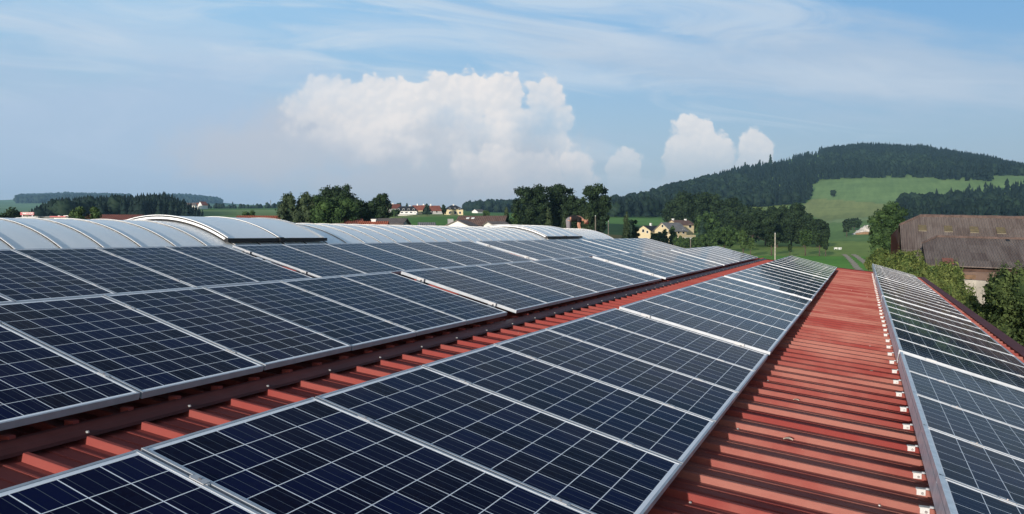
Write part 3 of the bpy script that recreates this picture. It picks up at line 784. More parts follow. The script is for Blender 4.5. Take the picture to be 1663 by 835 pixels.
def person():
    base = Vector((-11.42, 31.05, ZR(2 * RIDGE + 11.42)))
    t = thing('person', 'worker in black shirt and grey trousers bending over behind the skylight', 'person', base)
    t.rotation_euler = (0, 0, R(12)); t.scale = (1.08, 1.08, 1.08)
    skin = mat('skin', (0.48, 0.23, 0.15), 0.55, var=0.12, scale=20)
    hair = mat('short_brown_hair', (0.10, 0.035, 0.022), 0.7)
    shirt = mat('black_shirt', (0.006, 0.0055, 0.007), 0.95)
    trou = mat('grey_trousers', (0.22, 0.20, 0.215), 0.9, var=0.15, scale=12)
    shoe = mat('dark_shoes', (0.03, 0.025, 0.02), 0.7)
    # x: the way he faces; y: away from the camera; z up.  Hips high, trunk level, head down and forward
    H = 0.90
    hip, spine, chest, neck = (-0.02, 0, H), (0.16, 0, H + 0.07), (0.36, 0, H + 0.06), (0.52, 0, H - 0.01)
    sk = [[(*hip, 0.12), (*spine, 0.115), (*chest, 0.12), (*neck, 0.062), (0.585, 0, H - 0.055, 0.058)]]
    body = [(*hip, 0.125)]
    for s_ in (-1, 1):
        hh = (-0.03, 0.095 * s_, H - 0.06)
        sk.append([(*hip, 0.12), (*hh, 0.092), (-0.02, 0.105 * s_, H * 0.52, 0.058), (-0.05, 0.11 * s_, 0.10, 0.038), (0.03, 0.12 * s_, 0.045, 0.036), (0.12, 0.125 * s_, 0.035, 0.028)])
        sh_ = (0.42, 0.17 * s_, H + 0.03)
        sk.append([(*chest, 0.12), (*sh_, 0.058), (0.37, 0.20 * s_, H - 0.24, 0.043), (0.45, 0.16 * s_, H - 0.46, 0.032), (0.475, 0.15 * s_, H - 0.52, 0.034)])
    b = skin_body('body', sk, skin, t)
    # fingers and thumb of each hand, curled as if round a tool
    hd = MB()
    for s_ in (-1, 1):
        for f_ in range(4):
            x = 0.45 + f_ * 0.019; l_ = (0.060, 0.072, 0.068, 0.052)[f_]
            hd.tube([(x, 0.15 * s_, H - 0.52), (x + 0.006, 0.145 * s_, H - 0.52 - l_ * 0.5), (x + 0.010, 0.128 * s_, H - 0.52 - l_ * 0.9), (x + 0.008, 0.112 * s_, H - 0.52 - l_ * 0.95)], [0.0095, 0.009, 0.008, 0.006], 6)
        hd.tube([(0.452, 0.14 * s_, H - 0.475), (0.448, 0.112 * s_, H - 0.515), (0.462, 0.103 * s_, H - 0.55)], [0.011, 0.010, 0.007], 6)
    hd.build('fingers', skin, b, smooth=True)
    # head, hanging forward and turned a little to the camera
    hb = MB(); n, m_ = 18, 14; rows = []
    HC = Vector((0.665, -0.01, H - 0.10))
    ax = Vector((0.72, -0.12, -0.68)).normalized()          # crown direction
    fc = Vector((0.55, -0.62, -0.55)); fc = (fc - ax * fc.dot(ax)).normalized()   # face direction
    sd = ax.cross(fc)
    def hp(a, b_, grow=0.0):
        u_ = math.sin(a) * math.cos(b_); v_ = math.sin(a) * math.sin(b_); w_ = math.cos(a)
        r_u, r_v, r_w = 0.098 + grow, 0.076 + grow, 0.118 + grow
        jaw = 1 - 0.28 * max(0, -w_) * (1 - 0.4 * max(0, u_))
        ex = 0.0
        if u_ > 0.55 and abs(v_) < 0.30:
            ex = 0.024 * math.exp(-((w_ + 0.12) / 0.16) ** 2 - (v_ / 0.13) ** 2) - 0.010 * math.exp(-((w_ - 0.10) / 0.09) ** 2) * (1 if abs(v_) > 0.12 else 0.2)
        return HC + fc * (u_ * r_u * jaw + ex) + sd * (v_ * r_v * jaw) + ax * (w_ * r_w)
    for i in range(m_ + 1):
        rows.append([hp(math.pi * i / m_, 2 * math.pi * j / n) for j in range(n + 1)])
    for a_, b_ in zip(rows[:-1], rows[1:]): hb.strip(a_, b_)
    for s_ in (-1, 1):                                      # ears
        e_ = HC + sd * (0.077 * s_) - fc * 0.012 - ax * 0.01
        hb.tube([e_ - ax * 0.028, e_ - ax * 0.012 + sd * 0.012 * s_, e_ + ax * 0.012 + sd * 0.015 * s_, e_ + ax * 0.030 + sd * 0.006 * s_], [0.006, 0.014, 0.016, 0.008], 6)
    h = hb.build('head', skin, b, smooth=True)
    f = MB()
    for s_ in (-1, 1):
        e_ = hp(1.47, 0.36 * s_)
        f.tube([e_ - sd * 0.013, e_ + sd * 0.013], [0.006, 0.006], 6); f.tube([e_ + ax * 0.020 - sd * 0.016, e_ + ax * 0.022 + sd * 0.016], [0.004, 0.004], 5)
    q = hp(2.15, 0.0); f.tube([q - sd * 0.022, q + fc * 0.003, q + sd * 0.022], [0.003, 0.005, 0.003], 5)
    f.build('eyes_and_mouth', hair, h)
    hm = MB(); rows = []
    for i in range(8):
        rows.append([hp(0.01 + (1.25 if math.cos(2 * math.pi * j / n) > 0.45 else 1.95) * i / 7, 2 * math.pi * j / n, 0.009 + 0.004 * math.sin(j * 2.3 + i)) for j in range(n + 1)])
    for a_, b_ in zip(rows[:-1], rows[1:]): hm.strip(a_, b_)
    hm.build('hair', hair, h, smooth=True)
    cl = [[(0.02, 0, H + 0.012, 0.145), (*spine, 0.142), (*chest, 0.150), (0.49, 0, H + 0.005, 0.078)]]
    for s_ in (-1, 1): cl.append([(*chest, 0.150), (0.42, 0.175 * s_, H + 0.03, 0.074), (0.385, 0.198 * s_, H - 0.15, 0.060)])
    skin_body('shirt', cl, shirt, b)
    tr = [[(0.05, 0, H + 0.02, 0.128), (*hip, 0.142)]]
    for s_ in (-1, 1): tr.append([(*hip, 0.142), (-0.03, 0.095 * s_, H - 0.06, 0.110), (-0.02, 0.105 * s_, H * 0.52, 0.076), (-0.05, 0.11 * s_, 0.11, 0.060)])
    skin_body('trousers', tr, trou, b)
    for s_ in (-1, 1):
        skin_body('shoe', [[(-0.075, 0.112 * s_, 0.055, 0.045), (0.03, 0.12 * s_, 0.050, 0.048), (0.14, 0.126 * s_, 0.040, 0.036)]], shoe, b)
person()


# ------------------------------------------------------------------ vegetation
FOL = {
 'dark':   foliage('foliage_dark_green', (0.009, 0.020, 0.009), (0.028, 0.052, 0.020), 0.30),
 'mid':    foliage('foliage_mid_green', (0.017, 0.038, 0.012), (0.054, 0.098, 0.030), 0.30),
 'light':  foliage('foliage_light_green', (0.026, 0.052, 0.016), (0.070, 0.115, 0.036), 0.40),
 'olive':  foliage('foliage_grey_green', (0.020, 0.036, 0.018), (0.056, 0.080, 0.038), 0.45),
 'blue':   foliage('foliage_blue_green', (0.012, 0.030, 0.020), (0.034, 0.064, 0.042), 0.40),
 'hedge':  foliage('foliage_hedge', (0.058, 0.092, 0.024), (0.150, 0.180, 0.050), 0.8),
 'bush':   foliage('foliage_bush', (0.024, 0.044, 0.014), (0.084, 0.118, 0.036), 1.0),
}
BARK = mat('bark', (0.085, 0.062, 0.045), 0.9, var=0.4, scale=3)
PALE_BARK = mat('pale_bark', (0.30, 0.27, 0.22), 0.9, var=0.3, scale=3)
FAR_CONIFER = foliage('far_conifer_green', (0.0045, 0.0130, 0.0090), (0.012, 0.026, 0.016), 0.02)
FAR_BROAD = foliage('far_broadleaf_green', (0.0060, 0.0160, 0.0085), (0.015, 0.032, 0.016), 0.02)

def leaves(blobs, n, size, seed, droop=0.0, up=0.0, depth=0.45, long=1.5):
    """leaf clumps scattered through a crown made of ellipsoids"""
    g = np.random.default_rng(seed)
    b = np.array(blobs, float)
    area = (b[:, 3] * b[:, 4] + b[:, 3] * b[:, 5] + b[:, 4] * b[:, 5])
    w = g.choice(len(b), n, p=area / area.sum())
    d = g.normal(size=(n, 3)); d /= np.linalg.norm(d, axis=1)[:, None]
    lump = 1 + 0.13 * np.sin(d[:, 0] * 5 + w * 1.7) * np.sin(d[:, 1] * 6 + w) + 0.09 * np.sin(d[:, 2] * 9 + w * 2.1 + d[:, 0] * 7)
    r = (1 - depth * g.random(n) ** 1.6) * lump + (g.random(n) < 0.06) * g.random(n) * 0.22
    c = b[w, :3] + d * b[w, 3:] * r[:, None]
    nrm = d * 0.7 + g.normal(size=(n, 3)) * 0.75 + np.array([0, 0, 0.25]); nrm /= np.linalg.norm(nrm, axis=1)[:, None]
    t = np.cross(nrm, g.normal(size=(n, 3))); t += np.array([0, 0, up - droop]) ; t -= nrm * (t * nrm).sum(1)[:, None]; t /= np.linalg.norm(t, axis=1)[:, None] + 1e-9
    s = np.cross(nrm, t)
    sz = size * (0.6 + 0.8 * g.random(n))[:, None]
    bend = nrm * sz * 0.25
    V = np.stack([c - t * sz * long * 0.5, c + s * sz * 0.5 + bend * 0.3, c + t * sz * long * 0.5 - bend, c - s * sz * 0.5 + bend * 0.3], 1).reshape(-1, 3)
    F = np.arange(n * 4).reshape(n, 4)
    return V, F
_SPH = None
def cores(blobs, k=0.70):
    """the dense twiggy inside of a crown"""
    V, F, o = [], [], 0
    nu, nv = 10, 7
    for i, (cx, cy, cz, rx, ry, rz) in enumerate(blobs):
        for a in range(nv + 1):
            for c in range(nu):
                th, ph = math.pi * a / nv, 2 * math.pi * c / nu
                j = k * (1 + 0.16 * math.sin(3 * ph + i) * math.sin(2.3 * th + 2 * i))
                V.append((cx + rx * j * math.sin(th) * math.cos(ph), cy + ry * j * math.sin(th) * math.sin(ph), cz + rz * j * math.cos(th)))
        for a in range(nv):
            for c in range(nu):
                F.append((o + a * nu + c, o + a * nu + (c + 1) % nu, o + (a + 1) * nu + (c + 1) % nu, o + (a + 1) * nu + c))
        o += (nv + 1) * nu
    return np.array(V), np.array(F)

def crown_blobs(shape, W, H, seed):
    """ellipsoids of a crown W wide and H tall standing on z=0"""
    g = random.Random(seed); out = []
    if shape == 'tall':
        for i in range(11):
            h = 0.08 + 0.82 * i / 10; rr = W * 0.5 * math.sin(math.pi * min(0.96, 0.16 + 0.82 * h)) * g.uniform(0.75, 1.0)
            a = g.uniform(0, 6.28); out.append((rr * 0.30 * math.cos(a), rr * 0.30 * math.sin(a), h * H, rr * 0.8 + 0.1, rr * 0.8 + 0.1, H * 0.11))
        return out
    if shape == 'conifer':
        for i in range(10):
            h = 0.04 + 0.90 * i / 9; rr = W * 0.5 * (1 - h) ** 0.85 + 0.12
            out.append((g.uniform(-.1, .1) * rr, g.uniform(-.1, .1) * rr, h * H, rr, rr, H * 0.075))
        return out
    # envelope: egg shape; n boughs of radius r sit against its skin, a core fills the middle
    n, r0, r1, mid, inner = {'round': (22, .13, .20, .47, .66), 'broad': (30, .10, .18, .46, .64), 'clumpy': (34, .09, .165, .50, .54), 'willow': (34, .07, .13, .46, .62)}[shape]
    S = min(W, H)
    out.append((0, 0, H * mid, W * .5 * inner, W * .5 * inner, H * .5 * inner))
    for i in range(n):
        zc = -0.92 + 1.84 * (i + 0.5) / n; a = i * 2.39996 + g.uniform(-.5, .5); q = math.sqrt(1 - zc * zc * 0.92)
        r = S * g.uniform(r0, r1); f = g.uniform(0.80, 1.04)
        low = 1.0 - 0.22 * max(0, -zc)
        out.append(((W * .5 * f - r) * q * low * math.cos(a), (W * .5 * f - r) * q * low * math.sin(a), H * .5 + (H * .5 * f - r * .8) * zc, r, r, r * (1.5 if shape == 'willow' else g.uniform(.7, .95))))
    return out

def tree(px, top, wid, depth, shape, fol, label, name='tree', cat='tree', base=None, n=None, size=None, group=None, trunk=0.16, bark=None, core=0.66, yoff=0.0, cb=None):
    c = at(px, 380.7, depth); x, y = c.x, c.y
    zg = float(ground(x, y)); zt = at(px, top, depth).z
    W = wid / F_PX * depth; T = max(zt - zg, W * 0.85)
    sd = int(px * 7 + top * 13 + wid)
    clear = trunk * T if cb is None else cb
    Hc = T - clear
    blobs = crown_blobs(shape, W, Hc, sd)
    k_ = max(b[2] + b[5] for b in blobs) / Hc; blobs = [(b[0], b[1], b[2] / k_, b[3], b[4], b[5] / k_) for b in blobs]
    kx = (max(b[0] + b[3] for b in blobs) - min(b[0] - b[3] for b in blobs)) / W
    blobs = [(b[0] / kx, b[1] / kx, b[2], b[3] / kx, b[4] / kx, b[5]) for b in blobs]
    pxw = max(wid, (T / depth * F_PX)) * 0.6
    n = n or int(min(9000, max(320, 3.0 * (wid * T / depth * F_PX) * 0.38)))
    size = size or max(0.10, 2.1 / F_PX * depth)
    t = thing(name, label, cat, (x, y, zg), YAW, group)
    V, F = leaves(blobs, n, size, sd, droop=0.8 if shape == 'willow' else 0.0, up=0.6 if shape in ('tall',) else 0.0, depth=0.40)
    if core:
        V2, F2 = cores(blobs, core); F = np.concatenate([F, F2 + len(V)]); V = np.concatenate([V, V2])
    V = V + np.array([0, 0, clear])
    link('crown', np_mesh('crown', V, F, FOL[fol]), t)
    mb = MB(); r0 = max(0.07, T * 0.022)
    mb.tube([(0, 0, -0.4), (0.02 * T * 0.2, 0, clear * 0.6), (0, 0.01 * T, clear + Hc * 0.35), (0, 0, clear + Hc * 0.75)], [r0 * 1.25, r0, r0 * 0.7, r0 * 0.2], 7)
    for i, b in enumerate(blobs[:6]):
        mb.tube([(0, 0, clear * 0.8 + 0.05 * T * (i % 3)), (b[0] * 0.5, b[1] * 0.5, clear + b[2] * 0.7), (b[0], b[1], clear + b[2])], [r0 * 0.45, r0 * 0.3, r0 * 0.1], 5, cap=False)
    mb.build('trunk', bark or BARK, t, smooth=True)
    return t

def forest():
    """dense far woods: single trees modelled, the wood itself is one mass"""
    def cone_proto(g, tiers=3, k=7):
        V, F = [], []
        for t_ in range(tiers):
            z0 = 0.10 + 0.28 * t_; z1 = z0 + 0.42 if t_ < tiers - 1 else 1.0; r = (0.5 - 0.14 * t_) * 0.42
            o = len(V); V.append((0, 0, z1))
            for j in range(k):
                rr = r * (1.22 if j % 2 else 0.68) * g.uniform(0.85, 1.15); a = 2 * math.pi * j / k + t_
                V.append((rr * math.cos(a), rr * math.sin(a), z0 + g.uniform(-0.05, 0.05)))
            for j in range(k): F.append((o, o + 1 + j, o + 1 + (j + 1) % k))
        return np.array(V), np.array(F)
    def round_proto(g):
        nu, nv = 12, 8; V, F = [], []
        for a in range(nv + 1):
            for c in range(nu):
                th, ph = math.pi * a / nv, 2 * math.pi * c / nu + a * 0.4
                j = g.uniform(0.66, 1.22)
                V.append((0.36 * j * math.sin(th) * math.cos(ph), 0.36 * j * math.sin(th) * math.sin(ph), 0.55 + 0.45 * j * math.cos(th) * 0.95))
        for a in range(nv):
            for c in range(nu):
                p = (a * nu + c, a * nu + (c + 1) % nu, (a + 1) * nu + (c + 1) % nu, (a + 1) * nu + c)
                F.append((p[0], p[1], p[2])); F.append((p[0], p[2], p[3]))
        return np.array(V), np.array(F)
    g = random.Random(5)
    CON = [cone_proto(g) for _ in range(5)]; RND = [round_proto(g) for _ in range(5)]
    def plant(name, xs, ys, hs, conifer, seed):
        gg = np.random.default_rng(seed); Vs, Fs, mi, o = [], [], [], 0
        zs = ground(xs, ys); n = len(xs); sel = gg.integers(0, 5, n); rot = gg.random(n) * 6.28; fat = 0.8 + 0.5 * gg.random(n)
        for con in (True, False):
            for s_ in range(5):
                q = np.where((conifer == con) & (sel == s_))[0]
                if not len(q): continue
                PV, PF = (CON if con else RND)[s_]
                c, sn = np.cos(rot[q])[:, None], np.sin(rot[q])[:, None]
                h = hs[q][:, None]; f_ = fat[q][:, None] * h * (0.95 if con else 1.0)
                x = xs[q][:, None] + (PV[None, :, 0] * c - PV[None, :, 1] * sn) * f_
                y = ys[q][:, None] + (PV[None, :, 0] * sn + PV[None, :, 1] * c) * f_
                z = zs[q][:, None] - 0.6 + PV[None, :, 2] * h
                Vs.append(np.stack([x, y, z], 2).reshape(-1, 3)); Fs.append((PF[None] + (np.arange(len(q)) * len(PV))[:, None, None] + o).reshape(-1, 3)); mi.append(np.full(len(q) * len(PF), 0 if con else 1))
                o += len(q) * len(PV)
        me = np_mesh(name, np.concatenate(Vs), np.concatenate(Fs), [FAR_CONIFER, FAR_BROAD], np.concatenate(mi))
        return link(name, me)
    def scatter(px0, px1, d0, d1, step, seed):
        gg = np.random.default_rng(seed)
        t0, t1 = px_theta(px0), px_theta(px1)
        n = int((t1 - t0) * (d1 ** 2 - d0 ** 2) / 2 / step ** 2)
        th = t0 + (t1 - t0) * gg.random(n); d_ = np.sqrt(d0 ** 2 + (d1 ** 2 - d0 ** 2) * gg.random(n))
        return d_ * np.sin(th), d_ * np.cos(th), d_, gg
    def noise2(x, y, s): return np.sin(x * s + 1.3) * np.sin(y * s * 1.13 + 0.4) + 0.6 * np.sin(x * s * 2.3 + y * s * 1.1)
    # the wooded hill
    x, y, d_, gg = scatter(955, 1760, 480, 2350, 8.8, 1)
    px, py = to_px(x, y, ground(x, y))
    keep = in_poly(px, py, FOREST_HILL) & (d_ > 640)
    ridge = np.interp(px, [960, 1100, 1200, 1300, 1400, 1500, 1600, 1663, 1800], [1160, 1400, 1660, 1900, 2060, 2060, 2000, 1960, 1950])
    keep &= d_ < ridge + 25
    clear = in_poly(px + 4 * np.sin(py), py, [(1318, 254), (1336, 252), (1366, 256), (1362, 258), (1325, 258)])   # a felled strip
    keep &= ~(clear & (gg.random(len(x)) < 0.85))
    keep &= ~((px > 1206) & (px < 1330) & (d_ > ridge - 110) & (gg.random(len(x)) < 0.6))
    x, y, px, py, d_ = x[keep], y[keep], px[keep], py[keep], d_[keep]
    mix = noise2(x, y, 0.006) + gg.normal(0, 0.4, len(x)) - 0.9 * ((px < 1330) & (py > 296))
    h = np.clip(gg.normal(15.5, 2.2, len(x)), 8, 22)
    h[(px > 1230) & (px < 1330) & (py < 275)] *= 0.6
    o = plant('hill_forest', x, y, h, mix > -1.25, 21); tag(o, 'dark mixed forest covering the big hill above its meadows', 'forest'); struct(o, 'stuff')
    # wood on the lower slope
    x, y, d_, gg = scatter(1430, 1800, 700, 1500, 8.0, 2)
    px, py = to_px(x, y, ground(x, y)); keep = in_poly(px, py - 13, FOREST_LOW); x, y, px = x[keep], y[keep], px[keep]
    o = plant('slope_wood', x, y, np.clip(gg.normal(15, 2.5, len(x)), 8, 21), noise2(x, y, 0.01) + gg.normal(0, .5, len(x)) > -0.6, 22)
    tag(o, 'dark wood on the lower slope behind the brown barn', 'forest'); struct(o, 'stuff')
    # wood on the rise beyond the skylight
    x, y, d_, gg = scatter(48, 330, 560, 800, 5.0, 3)
    px, py = to_px(x, y, ground(x, y))
    lim = np.interp(px, [48, 70, 290, 318], [600, 760, 760, 610]); keep = (d_ < lim); x, y, px, d_ = x[keep], y[keep], px[keep], d_[keep]
    hh = np.interp(px, [48, 62, 95, 150, 220, 262, 280, 288, 300, 320], [6, 8, 11, 12, 11.5, 12.5, 12, 10, 9, 6]) * np.clip(gg.normal(1, 0.13, len(x)), 0.6, 1.25)
    o = plant('rise_wood', x, y, hh, noise2(x, y, 0.02) + gg.normal(0, .5, len(x)) > -1.7, 23); tag(o, 'dark spruce wood on the rise beyond the skylight', 'forest'); struct(o, 'stuff')
    # low wooded rise between the village and the oaks
    x, y, d_, gg = scatter(752, 880, 1080, 1560, 9.0, 4)
    px, py = to_px(x, y, ground(x, y)); keep = py < np.interp(px, [752, 790, 880], [342, 347, 349]); x, y = x[keep], y[keep]
    o = plant('far_wood', x, y, np.clip(gg.normal(13, 2.5, len(x)), 7, 18), gg.random(len(x)) > 0.5, 24); tag(o, 'low wooded rise on the horizon behind the village', 'forest'); struct(o, 'stuff')
    # blue far ridge
    x, y, d_, gg = scatter(-150, 500, 3300, 5800, 26, 6)
    px, py = to_px(x, y, ground(x, y))
    keep = (((px > 26) & (px < 210)) | (px > 262) & (px < 352)) & (py < 331) | (noise2(x, y, 0.003) > 0.9); keep &= ~((px < 26) & (d_ > 4700)); keep &= (px < 360) | (d_ < 3900)
    x, y, px = x[keep], y[keep], px[keep]
    o = plant('ridge_wood', x, y, np.clip(gg.normal(24, 5, len(x)), 12, 34), gg.random(len(x)) > 0.6, 25); tag(o, 'hazy blue woods on the far ridge at the horizon', 'forest'); struct(o, 'stuff')
    x, y, d_, gg = scatter(330, 470, 1180, 1320, 11, 7)
    o = plant('horizon_copse', x, y, np.clip(gg.normal(5, 2.5, len(x)), 2, 11), gg.random(len(x)) > 0.6, 26); tag(o, 'thin line of trees along the far edge of the green field', 'forest'); struct(o, 'stuff')
forest()

OAK = 'old trees behind the skylight'
BELT = 'trees of the dark belt behind the yellow house'
for a in [
 (8, 337, 62, 150, 'broad', 'dark', 'dark round tree beside the red and white depot'),
 (139, 334.5, 66, 105, 'broad', 'light', 'yellow-green bush-like tree rising over the skylight bars'),
 (486, 310, 70, 150, 'willow', 'olive', 'loose willow with pale feathery branches beyond the big vent'),
 (550, 298.5, 74, 185, 'broad', 'dark', 'tallest dark tree with a domed head beside the willow'),
 (526, 316, 54, 190, 'broad', 'dark', 'dark shoulder tree between the willow and the domed tree'),
 (586, 322, 56, 165, 'broad', 'dark', 'dark low tree over the red-roofed house'),
 (540, 334, 92, 150, 'broad', 'mid', 'green undergrowth tree at the foot of the domed tree'),
 (620, 313.5, 36, 190, 'round', 'dark', 'lone dark egg-shaped tree beside the village'),
 (642, 340, 18, 420, 'round', 'mid', 'low green tree at the end of the white terrace'),
 (648, 329.5, 9, 520, 'round', 'dark', 'small dark tree behind the white terrace roof'),
 (661, 330, 4, 520, 'conifer', 'dark', 'thin dark spire tree behind the white terrace'),
 (693.5, 330, 17, 440, 'conifer', 'blue', 'pointed spruce in front of the village red roofs'),
 (720.5, 332.5, 9, 455, 'tall', 'dark', 'narrow dark tree close beside the cream villa'),
 (790, 342, 14, 300, 'round', 'mid', 'small round tree over the long brown roof'),
 (822, 336, 17, 150, 'tall', 'olive', 'slim grey-green tree beside the long brown roof'),
 (836, 346, 20, 160, 'round', 'light', 'light green bush in front of the old trees'),
 (862, 300, 66, 215, 'clumpy', 'dark', 'dark oak with gaps of sky, at the village end of the clump', OAK),
 (903, 297.5, 72, 225, 'clumpy', 'dark', 'broad dark oak in the middle of the old clump', OAK),
 (934, 316, 50, 220, 'clumpy', 'dark', 'lower dark oak filling the dip of the old clump', OAK),
 (966, 299, 54, 205, 'clumpy', 'dark', 'tall dark oak above the worker, hill end of the clump', OAK),
 (891, 337, 17, 120, 'tall', 'olive', 'slim pale birch in front of the broad oak'),
 (917, 346, 12, 120, 'tall', 'olive', 'small pale birch behind the back of the worker'),
 (952, 339, 26, 115, 'tall', 'olive', 'pale leafy birch behind the head of the worker'),
 (1017, 343, 15, 135, 'tall', 'olive', 'thin birch with bare stem before the dark crop field'),
 (1028, 357, 22, 140, 'round', 'blue', 'dense low dark tree beside the yellow gable'),
 (1112, 311, 74, 385, 'broad', 'dark', 'big near-black tree directly behind the yellow house', BELT),
 (1143, 312, 76, 400, 'broad', 'dark', 'tall dark tree second behind the yellow house', BELT),
 (1176, 320, 84, 390, 'broad', 'dark', 'sloping dark tree past the light green maple', BELT),
 (1206, 334, 66, 370, 'broad', 'dark', 'lower dark tree in the dip of the belt', BELT),
 (1243, 336, 74, 330, 'broad', 'dark', 'dark round tree behind the wooden pole', BELT),
 (1285, 330, 60, 315, 'broad', 'dark', 'tallest rounded tree near the meadow end of the belt', BELT),
 (1262, 348, 70, 300, 'broad', 'dark', 'low dark tree in front of the rounded ones', BELT),
 (1305, 346, 54, 300, 'broad', 'dark', 'dark tree next to last at the meadow end', BELT),
 (1327, 356, 42, 290, 'broad', 'dark', 'last dark tree of the belt beside the open meadow', BELT),
 (1222, 364, 70, 280, 'broad', 'dark', 'dark bushy tree behind the pale sapling', BELT),
 (1148, 343, 42, 300, 'broad', 'mid', 'lighter green maple beside the yellow house'),
 (1140, 356, 22, 255, 'conifer', 'blue', 'blue-green spruce at the corner of the balcony'),
 (1176, 368, 52, 240, 'broad', 'mid', 'wide green bush beside the yellow house terrace'),
 (1092, 366, 15, 270, 'tall', 'mid', 'dark garden tree before the yellow house wing'),
 (1101, 383, 18, 255, 'round', 'mid', 'garden shrub under the yellow balcony'),
 (1068, 376, 18, 262, 'round', 'mid', 'garden tree between the yellow gable and wing'),
 (1062, 378, 14, 250, 'round', 'mid', 'small garden bush against the yellow gabled wing'),
 (1079, 372, 16, 258, 'tall', 'mid', 'slim garden tree between the two yellow gables'),
 (1112, 386, 20, 245, 'round', 'mid', 'garden bush under the long balcony end'),
 (1125, 392, 30, 235, 'round', 'mid', 'low garden bush behind the far panel row'),
 (1150, 391, 36, 232, 'broad', 'mid', 'low wide bush at the end of the garden'),
 (1207, 371, 17, 205, 'tall', 'light', 'pale sapling standing in the bright meadow'),
 (1219, 386, 12, 205, 'round', 'light', 'small pale bush beside the pale sapling'),
 (1253, 366, 26, 212, 'tall', 'dark', 'small dark fruit tree close behind the pole'),
 (1283, 396, 7, 205, 'round', 'dark', 'tiny round fruit tree in the mown meadow'),
 (1308, 372, 22, 208, 'clumpy', 'mid', 'fruit tree with a clear stem past the tiny one'),
 (1331, 376, 20, 205, 'clumpy', 'dark', 'open dark fruit tree near the end of the orchard row'),
 (1341, 386, 10, 202, 'round', 'dark', 'small dark fruit tree, last of the orchard row'),
 (1443, 326.5, 66, 118, 'broad', 'mid', 'large green lime tree at the end of the brown barn'),
 (1375, 356, 16, 420, 'round', 'dark', 'dark shrub at the edge of the white heap'),
 (1387, 353.5, 24, 490, 'round', 'dark', 'dark trees behind the white heap'),
 (1352.5, 308.5, 9, 1020, 'round', 'dark', 'single round tree alone on the hill meadow'),
 (1514, 299, 8, 1180, 'round', 'dark', 'first tree of the short row on the hill meadow', 'short tree row on the hill meadow'),
 (1521, 298, 8, 1180, 'round', 'dark', 'second tree of the short row on the hill meadow', 'short tree row on the hill meadow'),
 (1529, 298.5, 8, 1180, 'round', 'dark', 'third tree of the short row on the hill meadow', 'short tree row on the hill meadow'),
 (1537, 297.5, 8, 1180, 'round', 'dark', 'last tree of the short row on the hill meadow', 'short tree row on the hill meadow'),
 (1209, 264, 3, 1560, 'conifer', 'dark', 'thin single spruce on the bare ridge, lowest of three', 'lone spruces on the ridge'),
 (1233, 260, 3, 1620, 'conifer', 'dark', 'thin single spruce on the ridge, middle of three', 'lone spruces on the ridge'),
 (1250, 251, 5, 1660, 'conifer', 'dark', 'taller single spruce on the ridge, nearest the forest', 'lone spruces on the ridge'),
 (405, 342, 24, 200, 'round', 'mid', 'green bush beside the orange roof'),
]:
    grp = a[7] if len(a) > 7 else None
    extra = {}
    if a[4] in ('tall', 'clumpy'): extra['core'] = 0.62
    if grp == BELT: extra['n'] = 9000; extra['trunk'] = 0.03
    if 'clear stem' in a[6] or 'orchard' in a[6] or 'fruit' in a[6] or 'sapling' in a[6]: extra['trunk'] = 0.30
    if a[0] in (862, 903, 934, 966, 540, 586, 526, 550, 620, 486): extra['trunk'] = 0.06
    tree(*a[:7], group=grp, bark=PALE_BARK if 'birch' in a[6] else None, **extra)

